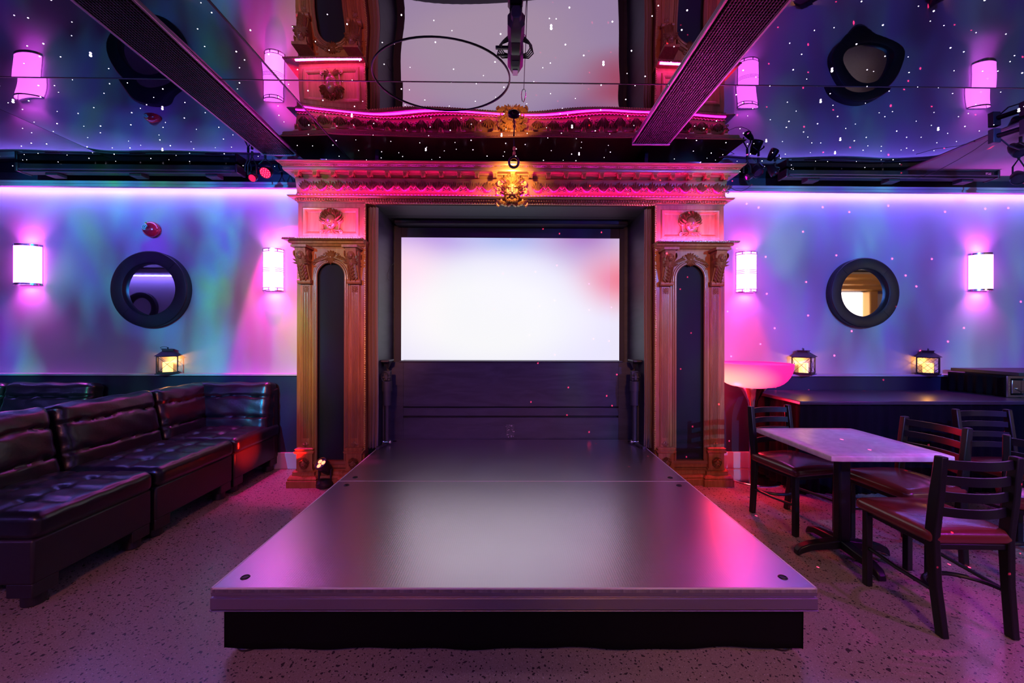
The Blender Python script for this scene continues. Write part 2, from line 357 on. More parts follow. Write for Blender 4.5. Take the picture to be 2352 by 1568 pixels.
def copy_tree(o, parent=None):
    c = o.copy(); COL.objects.link(c); c.parent = parent
    for ch in children(o): copy_tree(ch, c)
    return c
def box(name, x0, x1, y0, y1, z0, z1, m_, parent=None, bevel=0., rot=None, piv=None):
    b_ = MB(); b_.box(x0, x1, y0, y1, z0, z1, rot, piv); return b_.obj(name, m_, parent, bevel=bevel)

# ------------------------------------------------------------------ room shell
H, WALL, BACK, XL, XR = 2.91, 4.14, -1.8, -11.0, 11.0
PYF = 3.64                                              # front plane of the pilasters
PL0, PL1 = WY(682, 772, PYF).x, WY(838, 772, PYF).x
PR0, PR1 = WY(1505, 772, PYF).x, WY(1664, 772, PYF).x
NL, NR = WY(858, 772, PYF).x, WY(1491, 772, PYF).x      # niche side walls
NB = 4.30                                               # niche back
b_ = MB(); b_.box(XL, XR, BACK, 4.6, -.1, 0); struct(b_.obj('floor', 'terrazzo', smooth=0))
b_ = MB(); b_.box(XL, PL0 + .3, WALL, 4.4, 0, H); b_.box(PR1 - .3, XR, WALL, 4.4, 0, H)
struct(b_.obj('wall_front', 'wall_paint', smooth=0))
struct(box('wall_back', XL, XR, BACK - .15, BACK, 0, H, 'wall_paint'))
struct(box('wall_left', XL - .15, XL, BACK, WALL, 0, H, 'wall_paint'))
struct(box('wall_right', XR, XR + .15, BACK, WALL, 0, H, 'wall_paint'))
ZT = WY(0, 413, 4.03).z; ZCB = WY(0, 428, 4.03).z; ZL = WY(100, 857, 4.08).z
for k, (x0, x1) in enumerate(((XL, PL0 + .02), (PR1 - .02, XR))):
    struct(box('trim_%d' % (1 + k), x0, x1, 4.085, WALL, .0, ZL - .02, 'navy_paint'))            # dark lower wall
    struct(box('trim_%d' % (3 + k), x0, x1, 4.05, WALL, ZL - .02, ZL, 'wall_paint', bevel=.004))   # ledge
    b_ = MB(); b_.box(x0, x1, 4.03, 4.05, ZCB, ZT); b_.box(x0, x1, 4.018, 4.035, ZT - .03, ZT - .004); b_.box(x0, x1, 4.0, 4.03, ZCB - .004, ZCB + .006); b_.box(x0, x1, 4.05, WALL, ZT - .02, ZT)
    struct(b_.obj('trim_%d' % (5 + k), 'wall_paint', bevel=.003))                                  # cove board
    struct(box('trim_%d' % (7 + k), x0, x1, 4.12, WALL, ZT, H, 'navy_paint'))                      # dark wall above the cove
    tag(box('led_strip', x0 + .01, x1 - .03, 4.075, 4.095, ZT - .035, ZT - .025, 'led_violet'), ('violet white light strip hidden in the cove over the sofas' if k == 0 else 'violet white light strip hidden in the cove over the draped counter'), 'light strip', 'cove light strips')
struct(box('trim_9', XL, XR, BACK, BACK + .09, ZCB, ZT, 'wall_paint'))
struct(box('baseboard_right', PR1, XR, 4.06, 4.085, 0, .16, 'wall_paint', bevel=.004))
struct(box('baseboard_left', XL, PL0, 4.06, 4.085, 0, .16, 'wall_paint', bevel=.004))
# niche behind the proscenium
NT = WY(1176, 470, PYF).z
struct(box('wall_niche_left', NL - .03, NL, PYF + .13, NB + .1, 0, H, 'niche_paint'))
struct(box('wall_niche_right', NR, NR + .03, PYF + .13, NB + .1, 0, H, 'niche_paint'))
struct(box('wall_niche_back', NL - .06, NR + .06, NB, NB + .1, 0, H, 'niche_paint'))
struct(box('ceiling_niche', NL - .02, NR + .02, 4.005, NB + .1, NT + .0, NT + .05, 'black_paint'))
struct(box('wall_header', PL0 + .3, PR1 - .3, WALL, NB, NT + .05, H, 'navy_paint'))

# mirrored ceiling: wavy panels
def ceiling_panel(mb, x0, x1, y0, y1, amp, ph, nx=60, ny=40):
    vs = []
    for j in range(ny + 1):
        for i in range(nx + 1):
            u, v = i / nx, j / ny; x, y = x0 + (x1 - x0) * u, y0 + (y1 - y0) * v
            z = H - amp * math.sin(PI * u) ** .6 * math.sin(PI * v) - amp * .35 * math.sin(2.3 * x + ph) * math.sin(2.9 * y + ph * 2) * math.sin(PI * v) * math.sin(PI * u) - .0022 * math.sin(5.1 * x + 1.3 * math.sin(3.1 * y) + ph) * math.sin(6.3 * y + ph) * min(1, 6 * (v if v < .5 else 1 - v)) * min(1, 6 * (u if u < .5 else 1 - u))
            vs.append((x, y, z))
    mb.add(vs, [(j * (nx + 1) + i, (j + 1) * (nx + 1) + i, (j + 1) * (nx + 1) + i + 1, j * (nx + 1) + i + 1) for j in range(ny) for i in range(nx)])
YS = 2.60
PANELS = []
def surf(x, y):
    for (x0, x1, y0, y1, amp, ph) in PANELS:
        if x0 <= x <= x1 and y0 <= y <= y1:
            u, v = (x - x0) / (x1 - x0), (y - y0) / (y1 - y0)
            return H - amp * math.sin(PI * u) ** .6 * math.sin(PI * v) - amp * .35 * math.sin(2.3 * x + ph) * math.sin(2.9 * y + ph * 2) * math.sin(PI * v) * math.sin(PI * u) - .0022 * math.sin(5.1 * x + 1.3 * math.sin(3.1 * y) + ph) * math.sin(6.3 * y + ph) * min(1, 6 * (v if v < .5 else 1 - v)) * min(1, 6 * (u if u < .5 else 1 - u))
    return H
struct(box('ceiling', XL, XR, BACK, 4.6, H + .012, H + .1, 'black_paint'))
CE = bpy.data.objects['ceiling']
def cpart(x0, x1, y0, y1, amp, ph, m_):
    PANELS.append((x0, x1, y0, y1, amp, ph)); mb = MB(); ceiling_panel(mb, x0, x1, y0, y1, amp, ph); o = mb.obj('mirror_panel', m_, CE, smooth=60); return o
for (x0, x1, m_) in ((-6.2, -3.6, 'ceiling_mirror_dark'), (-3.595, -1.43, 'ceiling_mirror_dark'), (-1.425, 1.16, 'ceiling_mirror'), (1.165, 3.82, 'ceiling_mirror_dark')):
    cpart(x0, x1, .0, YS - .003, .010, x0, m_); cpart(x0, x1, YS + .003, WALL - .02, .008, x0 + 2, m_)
b_ = MB(); b_.box(3.83, XR, .0, WALL - .02, H - .012, H + .012); b_.obj('plain_panel', 'wall_paint', CE, smooth=0)
# seams
b_ = MB()
b_.box(-6.2, 3.82, YS - .004, YS + .004, H - .002, H + .004); b_.box(-1.432, -1.423, .0, WALL - .1, H - .004, H + .004)
b_.obj('seam_strip', 'black_metal', CE, smooth=0)
b_ = MB(); cc = WZ(1012, 165, H); pts = []
b_.tube([(cc.x + .42 * math.cos(2 * PI * i / 64), cc.y + .06 + .36 * math.sin(2 * PI * i / 64), H - .006) for i in range(65)], .0045, 6, cap=False)
b_.obj('round_hatch_ring', 'black_metal', CE)
# stars
def star(mb, x, y, r, z=None): mb.ell((x, y, surf(x, y) if z is None else z), (r, r, r), 6, 4)
bigs = [(208, 129), (373, 250), (373, 345), (1266, 66), (1386, 150), (978, 345), (1330, 356), (1152, 312), (808, 268), (1885, 235), (1930, 321), (1918, 352), (2155, 299), (1911, 165), (1760, 325), (1314, 293), (30, 236), (2340, 257)]
pos = []
y = 1.93
while y < 4.02:
    x = -5.2
    while x < 3.78:
        px, py = x + random.uniform(-.075, .075), y + random.uniform(-.075, .075)
        if not (-2.16 < px < -1.76 or 1.04 < px < 1.42) and py < 4.02: pos.append((px, py, random.choice((.0022, .0026, .0030, .0038))))
        x += .178
    y += .178
pos.sort(key=lambda p: p[0] ** 2 + p[1] ** 2)
pos.sort(key=lambda p: -p[2] / math.hypot(p[1], p[0] * .3))
for (u, v) in bigs:
    p = WZ(u, v, H - .014); b_ = MB(); star(b_, p.x, p.y, .0068, surf(p.x, p.y) - .007); b_.obj('star_light', 'star_glass', CE)
for (x, y, r) in pos[:80]:
    b_ = MB(); star(b_, x, y, r); b_.obj('star_light', 'star_glass', CE)
b_ = MB()
for (x, y, r) in pos[80:]: star(b_, x, y, r)
o = b_.obj('star_light', 'star_glass', CE); o['kind'] = 'stuff'

# ceiling grilles
def grille(label, xa, xb, y0, y1, skew, gp):
    t = thing('ceiling_grille', label, 'grille', ((xa + xb) / 2, (y0 + y1) / 2, H), skew, gp); hw = (xb - xa) / 2; hy = (y1 - y0) / 2; dz = -.030
    b = MB(); b.box(-hw - .003, -hw + .012, -hy, hy, dz + .012, -.001); b.box(hw - .012, hw + .003, -hy, hy, dz + .012, -.001); b.box(-hw, hw, hy - .01, hy + .012, dz, -.001); b.box(-hw, hw, -hy - .012, -hy + .01, dz, -.001)
    b.obj('frame', 'aluminium', t, bevel=.003)
    b = MB(); b.box(-hw + .01, hw - .01, -hy, hy, dz + .017, -.004); b.obj('backing', 'skirt_cloth', t)
    b = MB(); n = 17
    for i in range(n):
        x = -hw + .018 + (2 * hw - .036) * (i + .5) / n; b.box(x - .0028, x + .0028, -hy, hy, dz + .004, dz + .014)
    k = int(2 * hy / .018)
    for i in range(k):
        y = -hy + 2 * hy * (i + .5) / k; b.box(-hw + .018, hw - .018, y - .003, y + .003, dz + .008, dz + .012)
    b.obj('mesh', 'black_metal', t, smooth=0)
gl0, gl1 = WZ(105, 0, H - .05), WZ(255, 0, H - .05)
grille('black ceiling grille running over the sofas at the left', -2.08, -1.78, .9, 3.62, math.radians(2.6), None)
grille('black ceiling grille with pink edges on the right of the hanging light', 1.03, 1.34, .9, 3.36, 0, None)

# ------------------------------------------------------------------ stage decks
STG = CW(.014, 1.653)                                   # front centre
SROT = -(PSI - math.radians(.22)); HS = .294
def deck(label, y0, y1, front):
    t = thing('stage_deck', label, 'stage', STG, SROT, 'stage decks')
    W2 = 1.22
    b = MB(); b.box(-W2 + .006, W2 - .006, y0 + .006, y1 - .003, HS - .02, HS); b.obj('deck_board', 'deck_board', t, smooth=0)
    b = MB(); e = .0035
    b.box(-W2, -W2 + e * 1.8, y0, y1 - .002, HS - .018, HS + .001); b.box(W2 - e * 1.8, W2, y0, y1 - .002, HS - .018, HS + .001); b.box(-W2, W2, y0, y0 + e, HS - .018, HS + .001)
    b.obj('edge_trim', 'edge_silver', t, smooth=0)
    b = MB()
    for (a, c_, z0, z1, o_) in ((0, 0, HS - .033, HS - .003, 0), (0, 0, HS - .086, HS - .040, -.002), (0, 0, HS - .093, HS - .088, -.004), (0, 0, HS - .088, HS - .033, .006)):
        b.box(-W2 - o_ * -1 * 0, W2, y0 + o_, y1 - .002, z0, z1 - .0001) if False else None
        b.box(-W2 + o_, W2 - o_, y0 + o_, y0 + .03, z0, z1); b.box(-W2 + o_, -W2 + .03, y0 + .03, y1 - .004, z0, z1); b.box(W2 - .03, W2 - o_, y0 + .03, y1 - .004, z0, z1)
    b.obj('side_rail', 'aluminium', t, bevel=.002)
    for (x, y) in ((-W2 + .09, y0 + .075), (W2 - .09, y0 + .075), (-W2 + .09, y1 - .08), (W2 - .09, y1 - .08)):
        b = MB(); b.lathe([(.0, .0012), (.012, .0012), (.014, .004), (.017, .003), (.019, 0)], (x, y, HS), 20); b.obj('bolt_cap', 'black_metal', t)
    for (x, y) in ((-W2 + .1, y0 + .1), (W2 - .1, y0 + .1), (-W2 + .1, y1 - .1), (W2 - .1, y1 - .1)):
        b = MB(); b.tube([(x, y, .02), (x, y, HS - .03)], .024, 14); l = b.obj('leg', 'black_metal', t)
        b = MB(); b.lathe([(0, 0), (.05, 0), (.055, .012), (.04, .03), (.024, .04)], (x, y, 0), 18); b.obj('foot', 'black_plastic', l)
    return t
deck('front black stage deck with silver edge trim nearest the viewer', 0, 1.22, True)
deck('rear black stage deck reaching into the niche under the screen', 1.22, 2.385, False)
# skirt
b_ = MB()
def cloth(mb, pts, z0, z1, amp=.006, wl=.09, n_per=.02, nz=6):
    pts = [Vector(p) for p in pts]; vs = []; cols = 0; acc = 0
    for a, b in zip(pts[:-1], pts[1:]):
        d = b - a; L_ = d.length; d.normalize(); nrm = Vector((d.y, -d.x)); n = max(2, int(L_ / n_per))
        for i in range(n + 1):
            s_ = L_ * i / n
            for j in range(nz):
                v = j / (nz - 1); fold = amp * (math.sin((acc + s_) * 2 * PI / wl) + .5 * math.sin((acc + s_) * 2 * PI / wl * .37 + 1)) * (.4 + .6 * (1 - v))
                p = a + d * s_ + nrm * fold; vs.append((p.x, p.y, z0 + (z1 - z0) * v + .004 * math.sin((acc + s_) * 9) * (1 - v)))
            cols += 1
        acc += L_
    mb.add(vs, [(i * nz + j, (i + 1) * nz + j, (i + 1) * nz + j + 1, i * nz + j + 1) for i in range(cols - 1) for j in range(nz - 1)])
cloth(b_, [(-1.185, .9), (-1.185, .03), (1.185, .03), (1.185, .9)], .03, HS - .095, .004, .3)
o = b_.obj('stage_skirt', 'skirt_cloth'); o.location = STG; o.rotation_euler = (0, 0, SROT)
so = o.modifiers.new('s', 'SOLIDIFY'); so.thickness = .003
tag(o, 'plain black cloth skirt hanging under the front stage deck', 'skirt')

# ------------------------------------------------------------------ ornaments
def lion(mb, c, s, crown=True):
    x, y, z = c
    for n, r0, L_, w_, h in ((20, .46, .50, .24, .20), (18, .38, .42, .24, .34), (15, .30, .34, .22, .44)):
        for k in range(n):
            a = 2 * PI * (k + .5 * (n == 18)) / n
            mb.leaf((x + s * r0 * math.cos(a) * .86, y, z + s * r0 * math.sin(a)), a, s * L_ * (.8 if math.sin(a) < -.3 else 1), s * w_, s * h, .45 * (1 if math.cos(a) > 0 else -1))
    E = lambda cx, cy, cz, rx, ry, rz, rot=None: mb.ell((x + s * cx, y - s * cy, z + s * cz), (s * rx, s * ry, s * rz), 16, 10, rot)
    ry_ = lambda a: Euler((0, a, 0)).to_matrix()
    E(0, .20, .06, .40, .34, .44); E(0, .42, .34, .22, .14, .16)
    E(0, .50, .10, .11, .13, .26)                                              # long flat nose bridge
    E(0, .66, -.10, .14, .09, .075); E(0, .70, -.16, .07, .06, .05)            # wide nose
    for q in (-1, 1):
        E(q * .20, .50, .25, .15, .09, .06, ry_(-q * .38))                      # frowning brow
        E(q * .18, .48, .13, .075, .06, .038, ry_(-q * .30))                    # eye
        E(q * .30, .34, -.02, .12, .14, .22, ry_(q * .3))                       # cheek
        E(q * .125, .58, -.23, .15, .13, .105, ry_(q * .25))                    # muzzle pad
        E(q * .25, .46, -.36, .06, .10, .12, ry_(-q * .5))                      # jaw side
        E(q * .37, .28, .44, .11, .10, .13); E(q * .36, .36, .43, .05, .05, .07)  # ear
        for k in range(4): mb.leaf((x + q * s * (.08 + .09 * k), y - s * (.40 - .03 * k), z + s * (.44 - .03 * k)), PI / 2 - q * (.2 + .28 * k), s * .34, s * .17, s * .16, -q * .5)
        for k in range(4): mb.leaf((x + q * s * (.34 - .03 * k), y - s * .26, z + s * (.1 - .17 * k)), -q * .3 + (0 if q > 0 else PI) - q * .22 * k, s * .34, s * .19, s * .16, -q * .5)
    E(0, .46, -.33, .12, .10, .05); E(0, .50, -.47, .12, .12, .06)              # tongue, lower lip
    for k in range(7): mb.leaf((x + s * (-.21 + .07 * k), y - s * .42, z - s * .50), -PI / 2 + (k - 3) * .20, s * .30, s * .12, s * .12)
    if crown:
        for L_, y_, n in ((.80, .05, 9), (.58, .22, 7)):
            for k in range(n):
                m_ = (n - 1) / 2; a = PI / 2 + (k - m_) * .30; mb.leaf((x + s * .30 * math.cos(a), y - s * y_, z + s * .55), a, s * (L_ - .04 * abs(k - m_)), s * .30, s * .26, .14 * (m_ - k) / m_)
        for q in (-1, 1):
            mb.scroll((x + q * s * .80, y, z + s * .62), s * .19, s * .085, 1.6, PI / 2, -q); mb.scroll((x + q * s * .94, y, z - s * .02), s * .13, s * .065, 1.5, 0, q); mb.scroll((x + q * s * .94, y, z + s * .25), s * .11, s * .06, 1.5, 0, -q)
            mb.scroll((x + q * s * .88, y, z - s * .74), s * .19, s * .085, 1.6, -PI / 2, q)
            mb.tube([(x + q * s * (.70 + .12 * math.sin(t * PI)), y - s * .12, z + s * (.5 - 1.1 * t)) for t in [i / 10 for i in range(11)]], s * .06, 8)
            for k in range(5): mb.leaf((x + q * s * (.10 + .10 * k), y - s * .08, z - s * .66), (-PI / 2 + q * (.2 + .32 * k)), s * (.36 + .05 * k), s * .24, s * .20, q * .35)
def mask(mb, c, s):                                     # carved head medallion with leafy hair
    x, y, z = c
    for n, r0, L_, w_, h, zz in ((15, .44, .30, .30, .16, .10), (13, .36, .30, .26, .24, .14), (9, .24, .30, .24, .32, .22)):
        for k in range(n):
            a = -.35 + (PI + .7) * k / (n - 1); mb.leaf((x + s * r0 * math.cos(a), y, z + s * (zz + r0 * math.sin(a))), a, s * L_, s * w_, s * h, .9 * (1 if math.cos(a) > 0 else -1))
    E = lambda cx, cy, cz, rx, ry, rz: mb.ell((x + s * cx, y - s * cy, z + s * cz), (s * rx, s * ry, s * rz), 12, 8)
    E(0, .12, 0, .36, .30, .46); E(0, .36, -.02, .05, .09, .15); E(0, .38, -.10, .075, .06, .05); E(0, .33, -.23, .11, .07, .035); E(0, .30, -.36, .11, .09, .08)
    for q in (-1, 1):
        E(q * .13, .32, .10, .085, .05, .03); E(q * .14, .30, .03, .055, .05, .03); E(q * .19, .24, -.14, .11, .11, .11)
        mb.scroll((x + q * s * .58, y, z + s * .52), s * .10, s * .04, 1.4, PI / 2, -q); mb.scroll((x + q * s * .6, y, z - s * .62), s * .13, s * .05, 1.4, -PI / 2, q)
        mb.tube([(x + q * s * (.45 + .10 * math.sin(t * PI)), y - s * .08, z + s * (.3 - .9 * t)) for t in [i / 8 for i in range(9)]], s * .05, 7)
        for k in range(3): mb.leaf((x + q * s * .08, y - s * .02, z - s * .50), -PI / 2 + q * (.35 + .42 * k), s * (.36 + .06 * k), s * .18, s * .16, q * .3)
def cartouche(mb, c, s):
    x, y, z = c
    for k in range(7): a = -PI / 2 + (k - 3) * .36; mb.leaf((x, y - .004, z + s * .10), a, s * (.42 - .02 * abs(k - 3)), s * .15, s * .12)
    for k in range(5): a = PI / 2 + (k - 2) * .5; mb.leaf((x, y, z + s * .10), a, s * .40, s * .18, s * .13, .2 * (2 - k) / 2)
    mb.ell((x, y - s * .08, z + s * .10), (s * .09, s * .07, s * .09))
    for q in (-1, 1):
        mb.tube([(x + q * s * (.2 + .78 * t), y - s * .05, z + s * (.10 - .25 * t * t - .12 * math.sin(t * PI))) for t in [i / 8 for i in range(9)]], [s * (.06 - .035 * i / 8) for i in range(9)], 7)
        for k in range(5):
            t = .15 + .17 * k; mb.leaf((x + q * s * (.2 + .78 * t), y, z + s * (.08 - .25 * t * t)), (PI / 2 - q * (.7 + .25 * k)), s * .26, s * .15, s * .10, -q * .5)
            mb.leaf((x + q * s * (.2 + .78 * t), y, z + s * (.06 - .25 * t * t)), (-PI / 2 + q * (.5 - .1 * k)), s * .20, s * .13, s * .08, q * .5)
        mb.scroll((x + q * s * 1.0, y, z - s * .26), s * .10, s * .035, 1.3, PI / 2, -q)
        mb.scroll((x + q * s * .38, y, z + s * .26), s * .09, s * .035, 1.3, 0, q)
def corbel(mb, fig, x, y, z0, z1, s, hw):
    # S-shaped bracket seen from the front, outline in y over z
    n = 18; prof = []
    for i in range(n + 1):
        t = i / n; prof.append((z1 - (z1 - z0) * t, .015 + .11 * (1 - t) ** 1.5 + .030 * math.sin(t * PI * 1.0) + (.020 * math.exp(-((t - .96) / .05) ** 2))))
    vs = []
    for z, o_ in prof: vs += [(x - hw, y, z), (x - hw, y - o_, z), (x + hw, y - o_, z), (x + hw, y, z)]
    mb.add(vs, [(i * 4 + k, i * 4 + 4 + k, i * 4 + 5 + k, i * 4 + 1 + k) for i in range(n) for k in range(3)] + [(0, 1, 2, 3), (n * 4, n * 4 + 3, n * 4 + 2, n * 4 + 1)])
    mb.tube([(x - hw - .012, y - .035, z0 + .012), (x + hw + .012, y - .035, z0 + .012)], .022, 14)
    mb.box(x - hw - .02, x + hw + .02, y - .15, y, z1 - .004, z1 + .016)
    for q in (-1, 1):
        mb.lathe([(0, .008), (.02, .006), (.026, 0)], (x + q * (hw + .012), y - .10, z1 - .05), 12, 'x')
    hz = z1 - .07
    o0 = lambda z: y - (.015 + .11 * ((z - z0) / (z1 - z0)) ** 1.5 + .03 * math.sin(PI * (z1 - z) / (z1 - z0)))
    yy = o0(hz)
    fig.ell((x, yy - .012, hz), (.022, .026, .030), 14, 10)                     # face
    fig.ell((x, yy + .002, hz + .012), (.032, .028, .030), 12, 8)               # hair
    fig.ell((x, yy - .037, hz - .002), (.0045, .007, .009)); fig.ell((x, yy - .033, hz - .015), (.009, .006, .003))
    for q in (-1, 1):
        fig.ell((x + q * .009, yy - .033, hz + .005), (.005, .004, .003)); fig.ell((x + q * .025, yy - .004, hz - .012), (.011, .013, .024)); fig.ell((x + q * .012, yy - .028, hz - .008), (.008, .008, .008))
        for k in range(4): fig.leaf((x + q * .012, yy - .006 + .002 * k, hz - .034 - .008 * k), (0 if q > 0 else PI) + q * (.9 - .45 * k), .050, .022, .014, q * .4)
    fig.tube([(x, yy - .002, hz - .028), (x, o0(hz - .07) - .006, hz - .07), (x, o0(hz - .15) - .004, hz - .15), (x, o0(z0 + .04) - .002, z0 + .04)], [.014, .022, .018, .012], 12)
    k = 0; z = hz - .040
    while z > z0 + .055:
        yl = o0(z)
        for q in (-1, 1):
            fig.leaf((x + q * .014, yl - .002, z), -PI / 2 + q * .62, .058, .032, .016, -q * .55); fig.leaf((x + q * .006, yl - .014, z - .010), -PI / 2 + q * .22, .046, .020, .010, -q * .3)
        z -= .026; k += 1

def pilaster(side, x0, x1, label):
    t = thing('decorative_pilaster', label, 'pilaster', (0, 0, 0), 0, None)
    k0, k1 = (1, .12) if side == 'L' else (.12, 1)
    yf, yb = PYF, 4.05; mir = 1 if side == 'L' else -1
    zc = WY(757, 566, yf).z if side == 'L' else WY(1590, 572, yf).z          # underside of the cap
    zt = WY(757, 546, yf - .09).z if side == 'L' else WY(1590, 553, yf - .09).z  # top of the cap
    zb = WY(757, 1028, yf).z; W_ = x1 - x0; xc = (x0 + x1) / 2
    f = lambda p: x0 + W_ * p if side == 'L' else x1 - W_ * p
    rng = lambda a, b: (min(f(a), f(b)), max(f(a), f(b)))
    a0, a1 = rng(.285, .715)
    az0 = .20; azc = zc - .26; hw = (a1 - a0) / 2; ac = (a0 + a1) / 2
    # shaft front with an arched opening
    b = MB(); n = 24; arch = [(ac + hw * math.cos(PI - PI * i / n), azc + hw * math.sin(PI * i / n)) for i in range(n + 1)]
    inner = [(a0, az0)] + arch + [(a1, az0)]
    outer = [(x0, az0)] + [(x0 + W_ * i / n, zc) if 0 < i < n else ((x0 if i == 0 else x1), zc) for i in range(n + 1)] + [(x1, az0)]
    vs = [(p[0], yf, p[1]) for p in inner] + [(p[0], yf, p[1]) for p in outer] + [(p[0], yf + .05, p[1]) for p in inner]; k = len(inner)
    b.add(vs, [(i, k + i, k + i + 1, i + 1) for i in range(k - 1)] + [(i, i + 1, 2 * k + i + 1, 2 * k + i) for i in range(k - 1)])
    b.box(x0, x1, yf, yf + .05, .14, az0); b.box(x0, x0 + .02, yf + .001, yb, .1, zc); b.box(x1 - .02, x1, yf + .001, PYF + .10, .1, zc)
    b.obj('shaft', 'wood', t, smooth=20)
    b = MB(); vs = [(p[0], yf + .03, p[1]) for p in inner]; b.add(vs, [tuple(range(k))[::-1]]); b.obj('arched_cloth_panel', 'speaker_cloth', t, smooth=0)
    b = MB(); loop = [(p[0], p[1]) for p in inner] + [(a0, az0)]
    b.tube([(p[0], yf - .004, p[1]) for p in inner], .013, 8); b.tube([(p[0] + (-.016 if p[0] < ac else .016) * (1 if p[1] < azc else abs(p[0] - ac) / hw), yf - .001, p[1] + (.016 * max(0, p[1] - azc) / hw)) for p in inner], .009, 8)
    b.box(a0 - .02, a1 + .02, yf - .016, yf + .03, az0 - .02, az0 + .008)
    b.obj('arch_moulding', 'carved_wood', t, smooth=60)
    # two fluted strips, with square rosette on top and diamond below
    for p in (.14, .86):
        cx = f(p); zt0 = zc - .32 - .03
        b = MB(); b.box(cx - .037, cx + .037, yf - .012, yf, .27, zt0 + .02)
        for q in (-1, 1): b.tube([(cx + q * .042, yf - .004, .27), (cx + q * .042, yf - .004, zt0 + .02)], .006, 6)
        b.obj('pilaster_strip', 'wood', t, bevel=.002)
        b = MB()
        for j in range(5):
            xx = cx - .022 + .011 * j; b.tube([(xx, yf - .012, .41), (xx, yf - .012, zt0 - .055)], .0042, 6)
        b.obj('fluting', 'carved_wood', t, smooth=60)
        b = MB()
        for j in range(8): b.leaf((cx, yf - .012, zt0 - .025), PI / 4 * j, .026, .016, .006)
        b.ell((cx, yf - .015, zt0 - .025), (.007, .006, .007)); b.frame(cx - .027, cx + .027, zt0 - .052, zt0 + .002, yf - .012, [(0, 0), (.002, .004), (.005, 0)])
        b.obj('square_rosette', 'carved_wood', t, smooth=60)
        b = MB(); dz = .355; r = .034
        b.add([(cx, yf - .013, dz - r), (cx + r, yf - .013, dz), (cx, yf - .013, dz + r), (cx - r, yf - .013, dz), (cx, yf - .020, dz - r * .8), (cx + r * .8, yf - .020, dz), (cx, yf - .020, dz + r * .8), (cx - r * .8, yf - .020, dz)], [(4, 5, 6, 7), (0, 1, 5, 4), (1, 2, 6, 5), (2, 3, 7, 6), (3, 0, 4, 7)])
        for j in range(4): b.leaf((cx, yf - .020, dz), PI / 2 * j, .022, .012, .006)
        b.ell((cx, yf - .024, dz), (.006, .005, .006)); b.obj('diamond_boss', 'carved_wood', t, smooth=60)
        # corbel with figure
        b = MB(); fg = MB(); corbel(b, fg, cx, yf, zc - .325, zc - .03, 1, .045); cb = b.obj('corbel', 'wood', t); fg.obj('carved_figure', 'carved_wood', cb, smooth=60)
        # plinth block with little lion
        b = MB(); pw = .068
        b.mould([(0, .13), (0, zb - .045), (.012, zb - .040), (.018, zb - .022), (.006, zb - .018), (.006, zb - .012), (.012, zb), (0, zb + .008)], cx - pw, cx + pw, yf - .035, yf + .02)
        pb = b.obj('plinth_block', 'wood', t, smooth=30)
        b = MB(); lion(b, (cx, yf - .037, .195), .052, False); b.obj('lion_rosette', 'carved_wood', pb, smooth=60)
    b = MB(); base = [(.055, 0), (.055, .055), (.045, .060), (.050, .072), (.040, .088), (.022, .094), (.018, .112), (.022, .124), (.0, .13), (0, .145)]
    b.mould(base, x0, x1, yf - .0, yb, k0, k1)
    for p in (.14, .86):
        cx = f(p); b.mould([(o_ + .004, z) for o_, z in base], cx - .07, cx + .07, yf - .03, yf)
    b.obj('base_moulding', 'wood', t, smooth=30)
    # cap
    b = MB(); b.mould([(.0, zc - .02), (.004, zc - .005), (.02, zc), (.035, zc + .018), (.05, zc + .02), (.055, zc + .035), (.085, zt - .012), (.09, zt - .004), (.085, zt), (0, zt)], x0, x1, yf, yb, k0, k1)
    cp = b.obj('cap_moulding', 'wood', t, smooth=30)
    b = MB(); b.rope((x0 - .088 * k0, yf - .088, zt - .004), (x1 + .088 * k1, yf - .088, zt - .004), .009, .014); b.obj('rope_moulding', 'carved_wood', cp)
    b = MB(); b.box(x0 + .012, x1 - .012, yf - .075, yf - .060, zt, zt + .006); b.obj('led_strip', 'led_pink_bright', t, smooth=0)
    # panelled block with mask
    ze = WY(1176, 469, yf).z - .002; e0, e1 = x0 + .01, x1 - .01
    b = MB(); b.box(e0, e1, yf + .01, yb, zt - .02, ze); b.frame(e0, e1, zt, ze, yf + .01, [(0, 0), (0, .012), (.035, .012), (.045, .022), (.055, .020), (.075, .004), (.078, 0)])
    pk = b.obj('panel_block', 'wood', t, smooth=30)
    b = MB(); mask(b, (xc, yf + .008, (zt + ze) / 2), .135); b.obj('mask_medallion', 'carved_wood', pk, smooth=60)
    b = MB(); cartouche(b, (xc, yf, zc - .11), .15); b.obj('cartouche', 'carved_wood', t, smooth=60)
    # rope down the inner edge
    xi = x1 if side == 'L' else x0
    b = MB(); b.rope((xi, yf - .004, .3), (xi, yf - .004, ze), .009, .016); b.obj('edge_rope', 'gilt_lit_wood', t)
    return t
pilaster('L', PL0, PL1, 'carved brown wooden pilaster left of the screen, red spotlight at its foot')
pilaster('R', PR0, PR1, 'carved brown wooden pilaster right of the screen, beside the glowing pink bowl')

